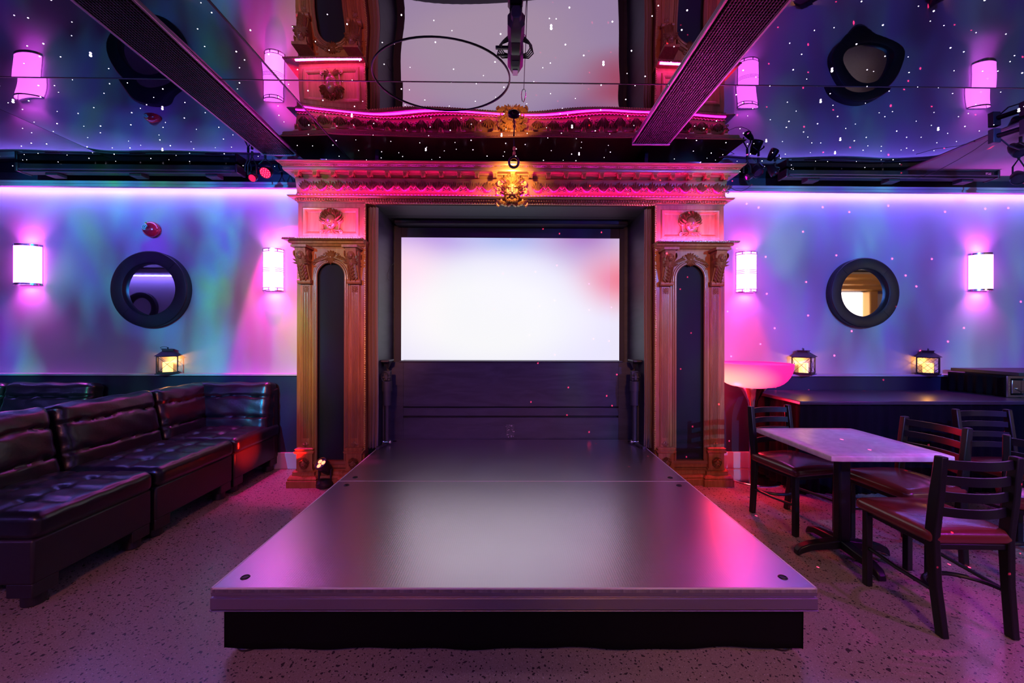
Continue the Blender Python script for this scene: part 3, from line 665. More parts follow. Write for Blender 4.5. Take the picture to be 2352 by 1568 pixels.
# entablature
EN = thing('entablature', 'long carved wooden entablature with gold-lit lion head above the screen', 'entablature')
Z = lambda py, Y=PYF: WY(1176, py, Y).z
z0 = Z(469); zl = Z(450, PYF - .06)
b_ = MB(); b_.mould([(0, z0), (.0, z0 + .012), (.010, z0 + .014), (.016, z0 + .030), (.03, z0 + .034), (.045, zl - .018), (.055, zl - .012), (.06, zl - .006), (.06, zl), (.0, zl)], PL0, PR1, PYF, 4.0)
b_.obj('architrave', 'cornice_wood', EN, smooth=30)
b_ = MB(); n = int((PR1 - PL0) / .022)
for i in range(n): x = PL0 + (PR1 - PL0) * (i + .5) / n; b_.box(x - .006, x + .006, PYF - .030, PYF, z0 + .017, z0 + .030)
b_.obj('dentil_band', 'cornice_wood', EN, smooth=0)
b_ = MB(); b_.rope((PL1, PYF - .004, z0 + .004), (PR0, PYF - .004, z0 + .004), .007, .022); b_.obj('bottom_rope', 'gilt_lit_wood', EN)
FY = PYF + .01
zf0, zf1, zf2, zf3 = zl, Z(425, FY - .02), Z(410, FY), Z(403, FY)
ztop = WY(1176, 371, PYF - .12).z
b_ = MB(); b_.mould([(-.01, zf0), (-.01, ztop - .02)], PL0, PR1, PYF, 4.0)
za, zb_ = zl + .045, zl + .155                            # acanthus band
b_.mould([(0, za - .035), (.008, za - .03), (.008, za - .02), (.004, za - .016), (.002, za), (.012, zb_), (.016, zb_ + .006), (.006, zb_ + .02), (.022, zb_ + .045), (.022, zb_ + .052), (0, zb_ + .055)], PL0, PR1, PYF, 4.0)
b_.obj('frieze', 'cornice_wood', EN, smooth=30)
b_ = MB(); n = 26; stp = (PR1 - PL0) / n
for i in range(n):
    x = PL0 + stp * (i + .5)
    if abs(x - .04) < .16:
        if b_.v: b_.obj('acanthus_band', 'carved_wood', EN, smooth=60); b_ = MB()
        continue
    for k in range(7):
        a = PI / 2 + (k - 3) * .40; b_.leaf((x, PYF - .004, za + .012), a, .086 - .008 * abs(k - 3), .032, .022, .35 * (3 - k) / 3); b_.leaf((x, PYF - .016, za + .008), a, .056 - .006 * abs(k - 3), .022, .014, .35 * (3 - k) / 3)
    x2 = x + stp / 2
    for k in (-1, 0, 1): b_.leaf((x2, PYF - .002, za + .03), PI / 2 + k * .5, .060, .026, .018)
    b_.scroll((x2 - .022, PYF, za + .018), .014, .005, 1.2, 0, 1, .003); b_.scroll((x2 + .022, PYF, za + .018), .014, .005, 1.2, PI, -1, .003)
for q, xx in ((-1, PL0), (1, PR1)):
    pass
b_.obj('acanthus_band', 'carved_wood', EN, smooth=60)
b_ = MB()
n = int((PR1 - PL0) / .030)
for i in range(n):
    x = PL0 + (PR1 - PL0) * (i + .5) / n; b_.ell((x, PYF - .010, za - .025), (.012, .010, .009), 7, 5)
b_.obj('lower_bead_row', 'carved_wood', EN, smooth=60)
b_ = MB(); n = int((PR1 - PL0 + .04) / .034)
for i in range(n):
    x = PL0 - .02 + (PR1 - PL0 + .04) * (i + .5) / n; b_.ell((x, PYF - .024, zb_ + .056), (.0125, .010, .012), 8, 5)
b_.obj('upper_bead_row', 'carved_wood', EN, smooth=60)
b_ = MB(); zs = zb_ + .068
b_.mould([(.0, zs), (.022, zs + .002), (.026, zs + .008), (.020, zs + .010), (.020, ztop - .085), (.030, ztop - .082), (.036, ztop - .070), (.080, ztop - .070), (.086, ztop - .058), (.086, ztop - .038), (.094, ztop - .034), (.094, ztop - .028), (.102, ztop - .024), (.108, ztop - .012), (.122, ztop - .008), (.125, ztop), (0, ztop)], PL0, PR1, PYF, 4.0)
b_.obj('cornice', 'cornice_wood', EN, smooth=30)
b_ = MB(); n = int((PR1 - PL0 + .18) / .014)
for i in range(n):
    x = PL0 - .09 + (PR1 - PL0 + .18) * (i + .5) / n; b_.ell((x, PYF - .096, ztop - .030), (.0048, .005, .0048), 6, 4)
b_.obj('fine_bead_row', 'carved_wood', EN, smooth=60)
b_ = MB(); b_.box(PL0 + .01, PR1 - .01, PYF - .040, PYF - .026, zl, zl + .005); b_.obj('led_strip', 'led_pink', EN, smooth=0)
nm = 25
mod = None
for i in range(nm):
    x = PL0 + .03 + (PR1 - PL0 - .06) * i / (nm - 1)
    if mod is None:
        b_ = MB(); z1 = ztop - .072; zz = zs + .012; hwm = .019
        pr = [(z1, .058), (z1 - .012, .060), (z1 - .022, .050), (z1 - .04, .040), (zz + .016, .034), (zz + .004, .030), (zz, .022)]
        vs = []
        for z, o_ in pr: vs += [(-hwm, PYF - .018, z), (-hwm, PYF - .018 - o_, z), (hwm, PYF - .018 - o_, z), (hwm, PYF - .018, z)]
        b_.add(vs, [(k * 4 + j, k * 4 + 4 + j, k * 4 + 5 + j, k * 4 + 1 + j) for k in range(len(pr) - 1) for j in range(3)] + [(0, 1, 2, 3), tuple((len(pr) - 1) * 4 + j for j in (3, 2, 1, 0))])
        b_.box(-hwm - .008, hwm + .008, PYF - .084, PYF - .018, z1 - .002, z1 + .006)
        for j in (-1, 0, 1): b_.leaf((j * .011, PYF - .074, z1 - .012), -PI / 2, .04, .014, .010)
        b_.tube([(-hwm - .003, PYF - .056, zz + .006), (hwm + .003, PYF - .056, zz + .006)], .007, 8)
        mod = b_.obj('modillion', 'gilt_lit_wood', EN); mod.location = (x, 0, 0)
    else:
        c = mod.copy(); COL.objects.link(c); c.parent = EN; c.location = (x, 0, 0)
b_ = MB(); b_.box(NL + .002, NR - .002, PYF + .03, 3.995, z0 - .005, z0 - .0005); b_.obj('underside_sheet', 'black_paint', EN, smooth=0)  # black sheet added to darken the underside of the entablature
LX = WY(1176, 430, PYF).x
b_ = MB(); lion(b_, (LX, PYF - .020, WY(1176, 438, PYF - .08).z), .128, True)
lh = b_.obj('lion_head', 'gilt_lit_wood', EN, smooth=60); lh['label'] = 'gold-lit lion head with leafy crown'

# ------------------------------------------------------------------ curtains, screen, niche fittings
def curtain(x0, x1, label):
    b = MB(); n = 40; nz = 12; vs = []
    for i in range(n + 1):
        for j in range(nz + 1):
            u, v = i / n, j / nz; vs.append((x0 + (x1 - x0) * u + .006 * math.sin(v * 7) * (1 - v), PYF + .075 + .020 * math.sin(u * 2 * PI * 3.2 + .5 * v) + .006 * math.sin(u * 31), .30 + (NT - .308) * v))
    b.add(vs, [(i * (nz + 1) + j, (i + 1) * (nz + 1) + j, (i + 1) * (nz + 1) + j + 1, i * (nz + 1) + j + 1) for i in range(n) for j in range(nz)])
    o = b.obj('curtain', 'velvet', None, smooth=80); m_ = o.modifiers.new('s', 'SOLIDIFY'); m_.thickness = .004
    tag(o, label, 'curtain')
curtain(PL1 + .006, NL + .012, 'narrow brown velvet curtain left of the stage opening')
curtain(NR - .012, PR0 - .006, 'narrow brown velvet curtain right of the stage opening')
SY = 4.24
s0, s1 = WY(922, 545, SY), WY(1422, 828, SY)
T = thing('projection_screen', 'white glowing projection screen in a black border above the stage', 'screen')
b_ = MB(); b_.add([(s0.x, SY, s1.z), (s1.x, SY, s1.z), (s1.x, SY, s0.z), (s0.x, SY, s0.z), (s0.x, SY + .01, s1.z), (s1.x, SY + .01, s1.z), (s1.x, SY + .01, s0.z), (s0.x, SY + .01, s0.z)], [(0, 1, 2, 3), (5, 4, 7, 6), (0, 4, 5, 1), (3, 2, 6, 7), (1, 5, 6, 2), (0, 3, 7, 4)])
b_.obj('picture_area', 'screen_picture', T, smooth=0)
b_ = MB(); bx0, bx1, bz1 = WY(907, 545, SY).x, WY(1434, 545, SY).x, WY(1176, 524, SY).z
b_.box(bx0, s0.x, SY - .006, SY + .012, s1.z - .02, bz1); b_.box(s1.x, bx1, SY - .006, SY + .012, s1.z - .02, bz1); b_.box(s0.x, s1.x, SY - .004, SY + .012, s0.z, bz1); b_.box(s0.x, s1.x, SY - .004, SY + .012, s1.z - .02, s1.z)
b_.obj('border', 'black_paint', T, bevel=.002)
tag(box('screen_housing', NL + .05, NR - .05, 4.10, 4.28, bz1 + .005, NT, 'black_paint', bevel=.01), 'long black screen housing box under the niche ceiling', 'screen case')
PY_ = 4.05; zp1 = WY(1176, 829, PY_).z; zg1, zg2 = WY(1176, 935, PY_).z, WY(1176, 957, PY_).z
T = thing('stage_back_panel', 'dark painted plywood panel below the screen at the stage end', 'panel')
for (za_, zb2, nm_) in ((zg1 + .006, zp1 - .012, 'upper_board'), (zg2 + .010, zg1 - .006, 'middle_board'), (.02, zg2 - .008, 'lower_board')):
    b_ = MB(); b_.box(NL + .16, NR - .16, PY_, PY_ + .03, za_, zb2); b_.obj(nm_, 'niche_paint', T, bevel=.002)
b_ = MB(); b_.box(NL + .14, NR - .14, PY_ + .03, PY_ + .05, .02, zp1 - .012); b_.obj('backing_board', 'black_paint', T)
b_ = MB(); b_.box(NL + .12, NR - .12, PY_ - .012, SY - .01, zp1 - .012, zp1); b_.obj('top_ledge', 'niche_paint', T, bevel=.003)
b_ = MB(); b_.box(NL + .001, NL + .16, PY_ - .001, PY_ + .05, .02, zp1 - .012); b_.obj('side_stile', 'niche_paint', T); b_ = MB(); b_.box(NR - .16, NR - .001, PY_ - .001, PY_ + .05, .02, zp1 - .012); b_.obj('side_stile', 'niche_paint', T)
# outlet plate
q0, q1 = WY(1162, 974, PY_), WY(1181, 1004, PY_)
T = thing('outlet_plate', 'small painted outlet plate low on the stage back panel', 'outlet')
b_ = MB(); b_.box(q0.x, q1.x, PY_ - .006, PY_ - .001, q1.z, q0.z); b_.obj('plate', 'dark_paint_metal', T, bevel=.002)
for k in (.3, .7):
    zz = q1.z + (q0.z - q1.z) * k
    b_ = MB(); b_.lathe([(0, .0035), (.013, .003), (.017, 0)], ((q0.x + q1.x) / 2, PY_ - .006, zz), 16, 'y'); b_.obj('socket', 'dark_paint_metal', T)
b_ = MB(); random.seed(3)
for k in range(26):
    b_.ell((q0.x + random.random() * (q1.x - q0.x), PY_ - .0075, q1.z + random.random() * (q0.z - q1.z)), (.004, .0015, .003), 5, 3)
b_.obj('paint_drips', 'sconce_metal', T)
# lift actuators and brackets
def actuator(sgn, px, label):
    x = WY(px, 900, 3.84).x; t = thing('lift_actuator', label, 'actuator', (x, 3.84, HS), 0, 'stage lift actuators')
    H1 = lambda py: WY(px, py, 3.84).z - HS
    b = MB(); b.tube([(0, 0, H1(930)), (0, 0, H1(878))], .038, 18); b.tube([(0, 0, H1(898)), (0, 0, H1(875))], .046, 18); b.obj('motor_body', 'dark_paint_metal', t)
    b = MB(); b.tube([(0, 0, .04), (0, 0, H1(928))], .021, 14); b.obj('piston_rod', 'dark_paint_metal', t)
    b = MB(); b.tube([(-sgn * .040, .03, .03), (-sgn * .040, .03, H1(935))], .012, 10); b.tube([(-sgn * .040, .03, H1(935)), (-sgn * .046, .03, H1(928))], .009, 8); b.obj('guide_rod', 'dark_paint_metal', t)
    b = MB(); b.box(-.03, .03, -.012, .05, H1(874), H1(852)); b.box(-.012, .012, -.03, -.01, H1(872), H1(860)); b.tube([(-.035, -.015, H1(866)), (.035, -.015, H1(866))], .01, 10); b.obj('top_bracket', 'dark_paint_metal', t, bevel=.003)
    b = MB(); b.tube([(-sgn * .012 + .033 * math.cos(a), -.02, H1(865) + .045 * math.sin(a)) for a in [i * PI / 8 for i in range(14)]], .005, 6); b.obj('cable_loop', 'cable', t)
    b = MB(); b.tube([(-.035, -.01, .03), (.035, -.01, .03)], .014, 12); b.ell((.03, -.01, .03), (.017, .017, .017)); b.ell((-.03, -.01, .03), (.017, .017, .017)); b.obj('base_pin', 'chrome', t)
    b = MB(); b.bar((0, -.03, .018), (-sgn * .03, -.13, .012), .02, .02); b.box(-sgn * .034 - .014, -sgn * .034 + .014, -.17, -.13, .001, .025); b.obj('base_link', 'dark_paint_metal', t, bevel=.002)
actuator(1, 889, 'dark lift actuator standing at the left rear corner of the stage')
actuator(-1, 1458, 'dark lift actuator standing at the right rear corner of the stage')
def bracket(px, sgn, label):
    p = WY(px, 829, 3.92); t = thing('shelf_bracket', label, 'bracket', p, 0, 'corner shelf brackets')
    b = MB(); b.box(-.046, .046, -.09, .07, 0, .014); b.box(-.040, .040, -.098, -.09, -.004, .012); b.obj('shelf', 'dark_paint_metal', t, bevel=.002)
    b = MB(); b.add([(-.035, -.05, 0), (.035, -.05, 0), (0, .04, -.085), (-.035, .06, 0), (.035, .06, 0)], [(0, 1, 2), (0, 2, 3), (1, 4, 2), (3, 2, 4), (0, 3, 4, 1)]); b.obj('gusset', 'dark_paint_metal', t, smooth=0)
bracket(889, 1, 'little dark corner shelf bracket left below the screen')
bracket(1458, -1, 'little dark corner shelf bracket right below the screen')

# ------------------------------------------------------------------ sconces
def sconce(px, py, wpx, hpx, railed, label):
    c = WY(px, py, WALL - .05); k = 1 / F_PX * WALL; hw = wpx * k / 2; hh = hpx * k / 2
    t = thing('wall_sconce', label, 'wall lamp', (c.x, WALL - .001, c.z), 0, 'pink wall sconces')
    b = MB(); b.box(-hw * .9, hw * .9, -.018, 0, -hh * .98, hh * .98); b.obj('backplate', 'sconce_metal', t, bevel=.003)
    D = .085; n = 20
    arc = [(-hw * math.cos(PI * i / n), -.018 - D * math.sin(PI * i / n)) for i in range(n + 1)]
    def band(mb, z0_, z1_, e, th=.004):
        vs = []
        for (x, y) in arc:
            f = 1 + e / hw; vs += [(x * f, -.018 + (y + .018) * f, z0_), (x * f, -.018 + (y + .018) * f, z1_), (x * (f - th / hw), -.018 + (y + .018) * (f - th / hw), z0_), (x * (f - th / hw), -.018 + (y + .018) * (f - th / hw), z1_)]
        m_ = len(arc); mb.add(vs, [q for i in range(m_ - 1) for q in ((i * 4, i * 4 + 4, i * 4 + 5, i * 4 + 1), (i * 4 + 2, i * 4 + 3, i * 4 + 7, i * 4 + 6), (i * 4 + 1, i * 4 + 5, i * 4 + 7, i * 4 + 3), (i * 4, i * 4 + 2, i * 4 + 6, i * 4 + 4))])
    b = MB(); band(b, -hh * .95, hh * .95, -.003, .004); b.obj('glass_shade', 'sconce_glass', t, smooth=60)
    def mk(nm, f):
        b = MB(); f(b); b.obj(nm, 'sconce_metal', t, smooth=60)
    if railed:
        mk('top_rail', lambda b: (band(b, hh * .96, hh, .004), band(b, hh * .84, hh * .87, .004))); mk('bottom_rail', lambda b: (band(b, -hh, -hh * .96, .004), band(b, -hh * .87, -hh * .84, .004)))
        mk('middle_rail', lambda b: (band(b, -.002, .002, .003), band(b, -.018, -.014, .003), band(b, .014, .018, .003)))
        b = MB()
        for q in (-1, 1): b.box(q * (hw + .003) - .004, q * (hw + .003) + .004, -.03, -.018, -hh, hh)
        for zz in (-.91, .91):
            for i in (5, 10, 15): x, y = arc[i]; b.box(x - .004, x + .004, y - .006, y - .001, zz * hh - hh * .06, zz * hh + hh * .06)
        b.obj('side_rail', 'sconce_metal', t)
    else:
        mk('top_band', lambda b: band(b, hh * .90, hh, .003)); mk('bottom_band', lambda b: band(b, -hh, -hh * .90, .003))
    for zz, up in ((hh * .6, 1), (-hh * .6, -1)):
        l = bpy.data.lights.new('sconce_bulb', 'SPOT'); lo = bpy.data.objects.new('sconce_bulb', l); COL.objects.link(lo); lo.parent = t
        lo.location = (0, -.055, zz); lo.rotation_euler = (0 if up < 0 else PI, 0, 0); l.color = (1.0, .10, 1.0); l.energy = 24; l.spot_size = math.radians(105); l.spot_blend = 1.0; l.shadow_soft_size = .02
sconce(59, 608, 58, 91, False, 'leftmost pink wall sconce with solid metal bands, above the black sofas')
sconce(625, 620, 45, 95, True, 'railed pink wall sconce left of the left pilaster')
sconce(1717, 625, 46, 93, True, 'railed pink wall sconce right of the right pilaster')
sconce(2257, 625, 52, 87, False, 'rightmost pink wall sconce with solid metal bands')

# round mirrors
def round_mirror(c, ro, ri, label, flip=False, dep=.072):
    t = thing('round_mirror', label, 'mirror', c, PI if flip else 0, None)
    b = MB(); pr = [(ro, 0), (ro, dep * .90), (ro - .004, dep * .97), (ro - .014, dep), (ri + .016, dep), (ri + .006, dep * .95), (ri + .001, dep * .85), (ri, .02)]
    b.lathe(pr, (0, 0, 0), 72, 'y'); b.obj('padded_frame', 'frame_vinyl', t, smooth=35)
    b = MB(); b.lathe([(ro + .003, dep * .80), (ro + .004, dep * .86), (ro + .0, dep * .90)], (0, 0, 0), 72, 'y')
    for k in range(4):
        a = PI / 4 + PI / 2 * k; b.bar((ri * 1.1 * math.cos(a), -dep - .0005, ri * 1.1 * math.sin(a)), (ro * .97 * math.cos(a), -dep - .0005, ro * .97 * math.sin(a)), .003, .003)
    b.obj('piping', 'frame_vinyl', t)
    b = MB(); n = 64; b.add([(ri * 1.02 * math.cos(2 * PI * i / n), -.03, ri * 1.02 * math.sin(2 * PI * i / n)) for i in range(n)], [tuple(range(n))]); b.obj('mirror_glass', 'mirror_glass', t, smooth=0)
c = WY(343, 664, WALL - .06); c.y = WALL - .001; round_mirror(c, .372, .252, 'round mirror in a padded black frame above the black sofas')
c = WY(1986, 672, WALL - .06); c.y = WALL - .001; round_mirror(c, .348, .238, 'round mirror in a padded black frame above the draped counter')
round_mirror((-8.75, BACK + .001, 1.96), .38, .25, 'round mirror on the rear wall, seen only reflected in the left mirror', True)

# fire bell
c = WY(345, 526, WALL - .05)
T = thing('fire_bell', 'round red fire alarm bell above the left mirror', 'alarm bell', (c.x, WALL - .001, c.z))
b_ = MB(); b_.lathe([(.055, 0), (.055, .03)], (.01, 0, 0), 24, 'y'); b_.obj('mount_box', 'red_enamel', T)
b_ = MB(); b_.lathe([(.072, .025), (.078, .035), (.074, .055), (.055, .078), (.025, .086), (0, .087)], (0, 0, 0), 32, 'y'); b_.obj('gong', 'red_enamel', T, smooth=60)
b_ = MB(); b_.lathe([(.028, .076), (.028, .084), (0, .086)], (-.022, -.002, .012), 20, 'y'); b_.lathe([(.028, .072), (.030, .08), (.026, .084)], (-.022, -.002, .012), 20, 'y'); b_.obj('label_disc', 'white_label', T)
b_ = MB(); b_.lathe([(.006, .088), (0, .0885)], (-.022, -.002, .012), 12, 'y'); b_.lathe([(.016, .0865), (.018, .0872), (.020, .0865)], (-.022, -.002, .012), 20, 'y'); b_.obj('printed_mark', 'black_paint', T)
b_ = MB(); b_.lathe([(.011, .070), (.011, .078), (0, .079)], (-.018, 0, .052), 14, 'y')
mat('sticker_green', (.35, .55, .08), .5); b_.obj('green_sticker', 'sticker_green', T)

# ------------------------------------------------------------------ lanterns
def lantern(px, lattice, rz, label):
    c = WY(px, 854, 4.075); t = thing('candle_lantern', label, 'lantern', (c.x, 4.072, ZL), rz, 'candle lanterns on the wall ledge')
    s = .078; h0, h1 = .012, .175
    b = MB(); b.box(-s - .014, s + .014, -s - .014, s + .014, 0, .006); b.box(-s, s, -s, s, .006, h0); b.obj('base', 'lantern_metal', t, bevel=.001)
    b = MB()
    for sx in (-1, 1):
        for sy in (-1, 1): b.box(sx * s - .005, sx * s + .005, sy * s - .005, sy * s + .005, h0, h1)
    for k in range(4):
        Rm = Matrix.Rotation(PI / 2 * k, 3, 'Z')
        b.bar(Rm @ Vector((-s, -s, h0 + .004)), Rm @ Vector((s, -s, h0 + .004)), .007, .008); b.bar(Rm @ Vector((-s, -s, h1 - .004)), Rm @ Vector((s, -s, h1 - .004)), .007, .008)
    b.obj('frame', 'lantern_metal', t)
    b = MB()
    for k in range(4):
        Rm = Matrix.Rotation(PI / 2 * k, 3, 'Z'); P = lambda x, z: Rm @ Vector((x, -s, z))
        if lattice:
            n = 3
            for i in range(-3, 4):
                for sg in (-1, 1):
                    xa = -s; za_ = h0 + (h1 - h0) * i / n; sl = (h1 - h0) / (2 * s) * 1.0; pts = []
                    # clip the diagonal to the pane
                    xs = [-s, s]; z_at = lambda x: za_ + sl * (x + s)
                    lo_, hi_ = max(-s, -s + (h0 - za_) / sl), min(s, -s + (h1 - za_) / sl)
                    if hi_ - lo_ > .01: b.bar(P(lo_ * sg, z_at(lo_)), P(hi_ * sg, z_at(hi_)), .0025, .0025)
        else:
            b.bar(P(-s, h0), P(s, h1), .003, .003); b.bar(P(s, h0), P(-s, h1), .003, .003)
    b.obj('cross_wires', 'lantern_metal', t)
    b = MB(); r = s + .020; q = .042
    vs = [(-r, -r, h1), (r, -r, h1), (r, r, h1), (-r, r, h1), (-q, -q, h1 + .045), (q, -q, h1 + .045), (q, q, h1 + .045), (-q, q, h1 + .045)]
    b.add(vs, [(0, 3, 2, 1), (4, 5, 6, 7), (0, 1, 5, 4), (1, 2, 6, 5), (2, 3, 7, 6), (3, 0, 4, 7)]); b.box(-q, q, -q, q, h1 + .045, h1 + .060); b.box(-q - .006, q + .006, -q - .006, q + .006, h1 + .060, h1 + .064)
    rf = b.obj('roof', 'lantern_metal', t, smooth=0)
    b = MB(); b.tube([(0, 0, h1 + .064), (0, 0, h1 + .082)], .006, 8); b.tube([(.0 - .028 + .028 * math.cos(a), .0, h1 + .078 + .010 * math.sin(a)) for a in [i * 2 * PI / 16 for i in range(17)]], .0022, 6); b.obj('ring_handle', 'lantern_metal', rf)
    b = MB(); b.lathe([(0, h0), (.040, h0), (.041, h0 + .094), (.037, h0 + .099), (.032, h0 + .092), (0, h0 + .086)], (0, 0, 0), 20); cd = b.obj('candle', 'candle_wax', t)
    l = bpy.data.lights.new('candle_glow', 'POINT'); lo = bpy.data.objects.new('candle_glow', l); COL.objects.link(lo); lo.parent = t; lo.location = (0, 0, .135); l.color = (1, .40, .08); l.energy = 1.6; l.shadow_soft_size = .012
lantern(386, False, .62, 'black candle lantern with crossed wires on the left wall ledge')
lantern(1845, False, .72, 'black candle lantern with crossed wires on the right wall ledge, beside the pink bowl')
lantern(2131, True, .72, 'black candle lantern with diamond lattice on the right wall ledge')

# ------------------------------------------------------------------ sofas
def rbox(hx, hy, hz, r, n, disp=None):
    vs = []; fs = []; idx = {}
    def vert(p):
        k = (round(p[0], 5), round(p[1], 5), round(p[2], 5))
        if k in idx: return idx[k]
        q = Vector((p[0] * hx, p[1] * hy, p[2] * hz)); inn = Vector((max(-hx + r, min(hx - r, q.x)), max(-hy + r, min(hy - r, q.y)), max(-hz + r, min(hz - r, q.z))))
        d = q - inn; nn = d.normalized() if d.length > 1e-9 else Vector((0, 0, 0))
        if d.length > 1e-9: q = inn + nn * r
        if disp: q = disp(q, p, nn)
        idx[k] = len(vs); vs.append(q); return idx[k]
    g = [math.sin(PI / 2 * (-1 + 2 * i / n)) * .35 + (-1 + 2 * i / n) * .65 for i in range(n + 1)]
    for ax in range(3):
        for sg in (-1, 1):
            for i in range(n):
                for j in range(n):
                    q = []
                    for (a, b) in ((i, j), (i + 1, j), (i + 1, j + 1), (i, j + 1)):
                        p = [0, 0, 0]; p[ax] = sg; p[(ax + 1) % 3] = g[a]; p[(ax + 2) % 3] = g[b]; q.append(vert(p))
                    fs.append(tuple(q) if sg > 0 else tuple(q[::-1]))
    return vs, fs
def gs(x, s): return math.exp(-(x / s) ** 2)
def sofa(label, loc, rz, L_, corner=0, gp='black leather sofa sections'):
    """local: long axis Y (0..L_), faces +X; front edge at x=0, back at x=-.80"""
    t = thing('sofa_section', label, 'sofa', loc, rz, gp); hy = L_ / 2
    sd = L_ * 13.7 + loc[1]
    b = MB(); b.box(-.80, -.004, .006, L_ - .006, .12, .335); b.box(-.80, -.69, .006, L_ - .006, .3, .60); b.obj('base', 'leather_side', t, bevel=.012)
    b = MB()
    for (x, y) in ((-.13, .13), (-.13, L_ - .13), (-.72, .10), (-.72, L_ - .10)):
        pass
    for (x, y) in ((-.07, .07), (-.07, L_ - .07), (-.72, .07), (-.72, L_ - .07)):
        b = MB(); b.box(x - .065, x + .06, y - .06, y + .06, .055, .125); b.tube([(x, y, 0), (x, y, .06)], .045, 16); b.obj('leg', 'leather_side', t, bevel=.006)
    def dseat(q, p, nn):
        w_ = 0
        if p[2] > .5:
            for ty in (-.5, 0, .5): w_ -= .010 * gs((p[1] - ty), .05) * (1 - gs(1 - abs(p[0]), .1))
            for tx in (-.33, .33): w_ -= .009 * gs(p[0] - tx, .05)
            for ty in (-.5, 0, .5):
                for tx in (-.33, .33): w_ -= .016 * gs(p[0] - tx, .09) * gs(p[1] - ty, .10)
            w_ += .016 * (1 - p[0] ** 2) * (1 - p[1] ** 2)
            w_ += .0015 * math.sin(p[0] * 19 + sd) * math.sin(p[1] * 13 + p[0] * 6)
        w_ += .0012 * math.sin(q.y * 55 + q.x * 21 + sd) * (1 - abs(p[2]))
        return q + Vector((0, 0, w_)) + Vector((.006 * (1 - p[2] ** 2) * (1 if p[0] > 0 else 0), 0, 0))
    vs, fs = rbox(.335, hy - .004, .068, .045, 40, dseat)
    b = MB(); b.add([v + Vector((-.335 + .012, hy, .392)) for v in vs], fs); b.obj('seat_cushion', 'leather', t, smooth=80)
    def back(h, off, length, nm, rot, par):
        def dback(q, p, nn):
            z = p[2]; w_ = 0; front = 1 if p[0] > 0 else 0
            for zz in (-.38, .42):
                wig = .015 * math.sin(p[1] * 6 + sd) + .010 * math.sin(p[1] * 17 + sd * 2)
                w_ -= .020 * gs(z - zz - wig, .035)
                for ty in (-.7, -.25, .25, .7): w_ -= .010 * gs(z - zz - wig, .10) * gs(p[1] - ty, .07)
            w_ += .022 * (1 - z * z) * (1 - p[1] ** 2) + .002 * math.sin(p[1] * 11 + z * 5 + sd) * math.sin(z * 9)
            w_ *= max(0, 1 - .0 * abs(p[1]))
            return q + Vector((w_ * (front * (p[0] + 1) / 2), .003 * math.sin(z * 14 + sd) * p[1], .004 * math.sin(p[1] * 9 + sd) * (1 if z > .9 else 0)))
        vs, fs = rbox(.085, length / 2 - .004, .235, .055, 36, dback)
        Rm = Matrix.Rotation(-.20, 3, 'Y'); b = MB(); b.add([rot @ ((Rm @ v) + Vector((off, 0, h))) for v in vs], fs); return b
    b = back(.625, -.665, L_, 'back', Matrix.Identity(3), t)
    b.v = [(v[0], v[1] + hy, v[2]) for v in b.v]; b.obj('backrest', 'leather', t, smooth=80)
    if corner:
        # second back along the far end, facing -Y
        W2 = .80; Rz = Matrix.Rotation(-PI / 2, 3, 'Z')
        b = back(.625, -.13 if False else 0, W2, 'end', Rz, t)
        b.v = [(v[0] - W2 / 2 + .0, v[1] + L_ - .115, v[2]) for v in b.v]; b.obj('end_backrest', 'leather', t, smooth=80)
        b = MB(); b.box(-.80, -.002, L_ - .10, L_ + .0, .12, .80); b.obj('end_panel', 'leather_side', t, bevel=.02)
    return t
SX = -2.235
sofa('black leather sofa section nearest the viewer, cut by the left edge', (SX, 1.97, 0), 0, .665)
sofa('black leather sofa section in the middle of the row', (SX, 2.655, 0), 0, .745)
sofa('black leather corner sofa section beside the left pilaster, red light on its side', (SX, 3.415, 0), 0, .665, 1)
x_ = WY(235, 900, 4.0).x; xj = WY(37, 900, 4.0).x
sofa('rear black sofa section against the left wall, right one of the pair', (xj + .0, 3.27, 0), -PI / 2, x_ - xj)
sofa('rear black sofa section against the left wall at the left edge', (xj - .85, 3.27, 0), -PI / 2, .84)

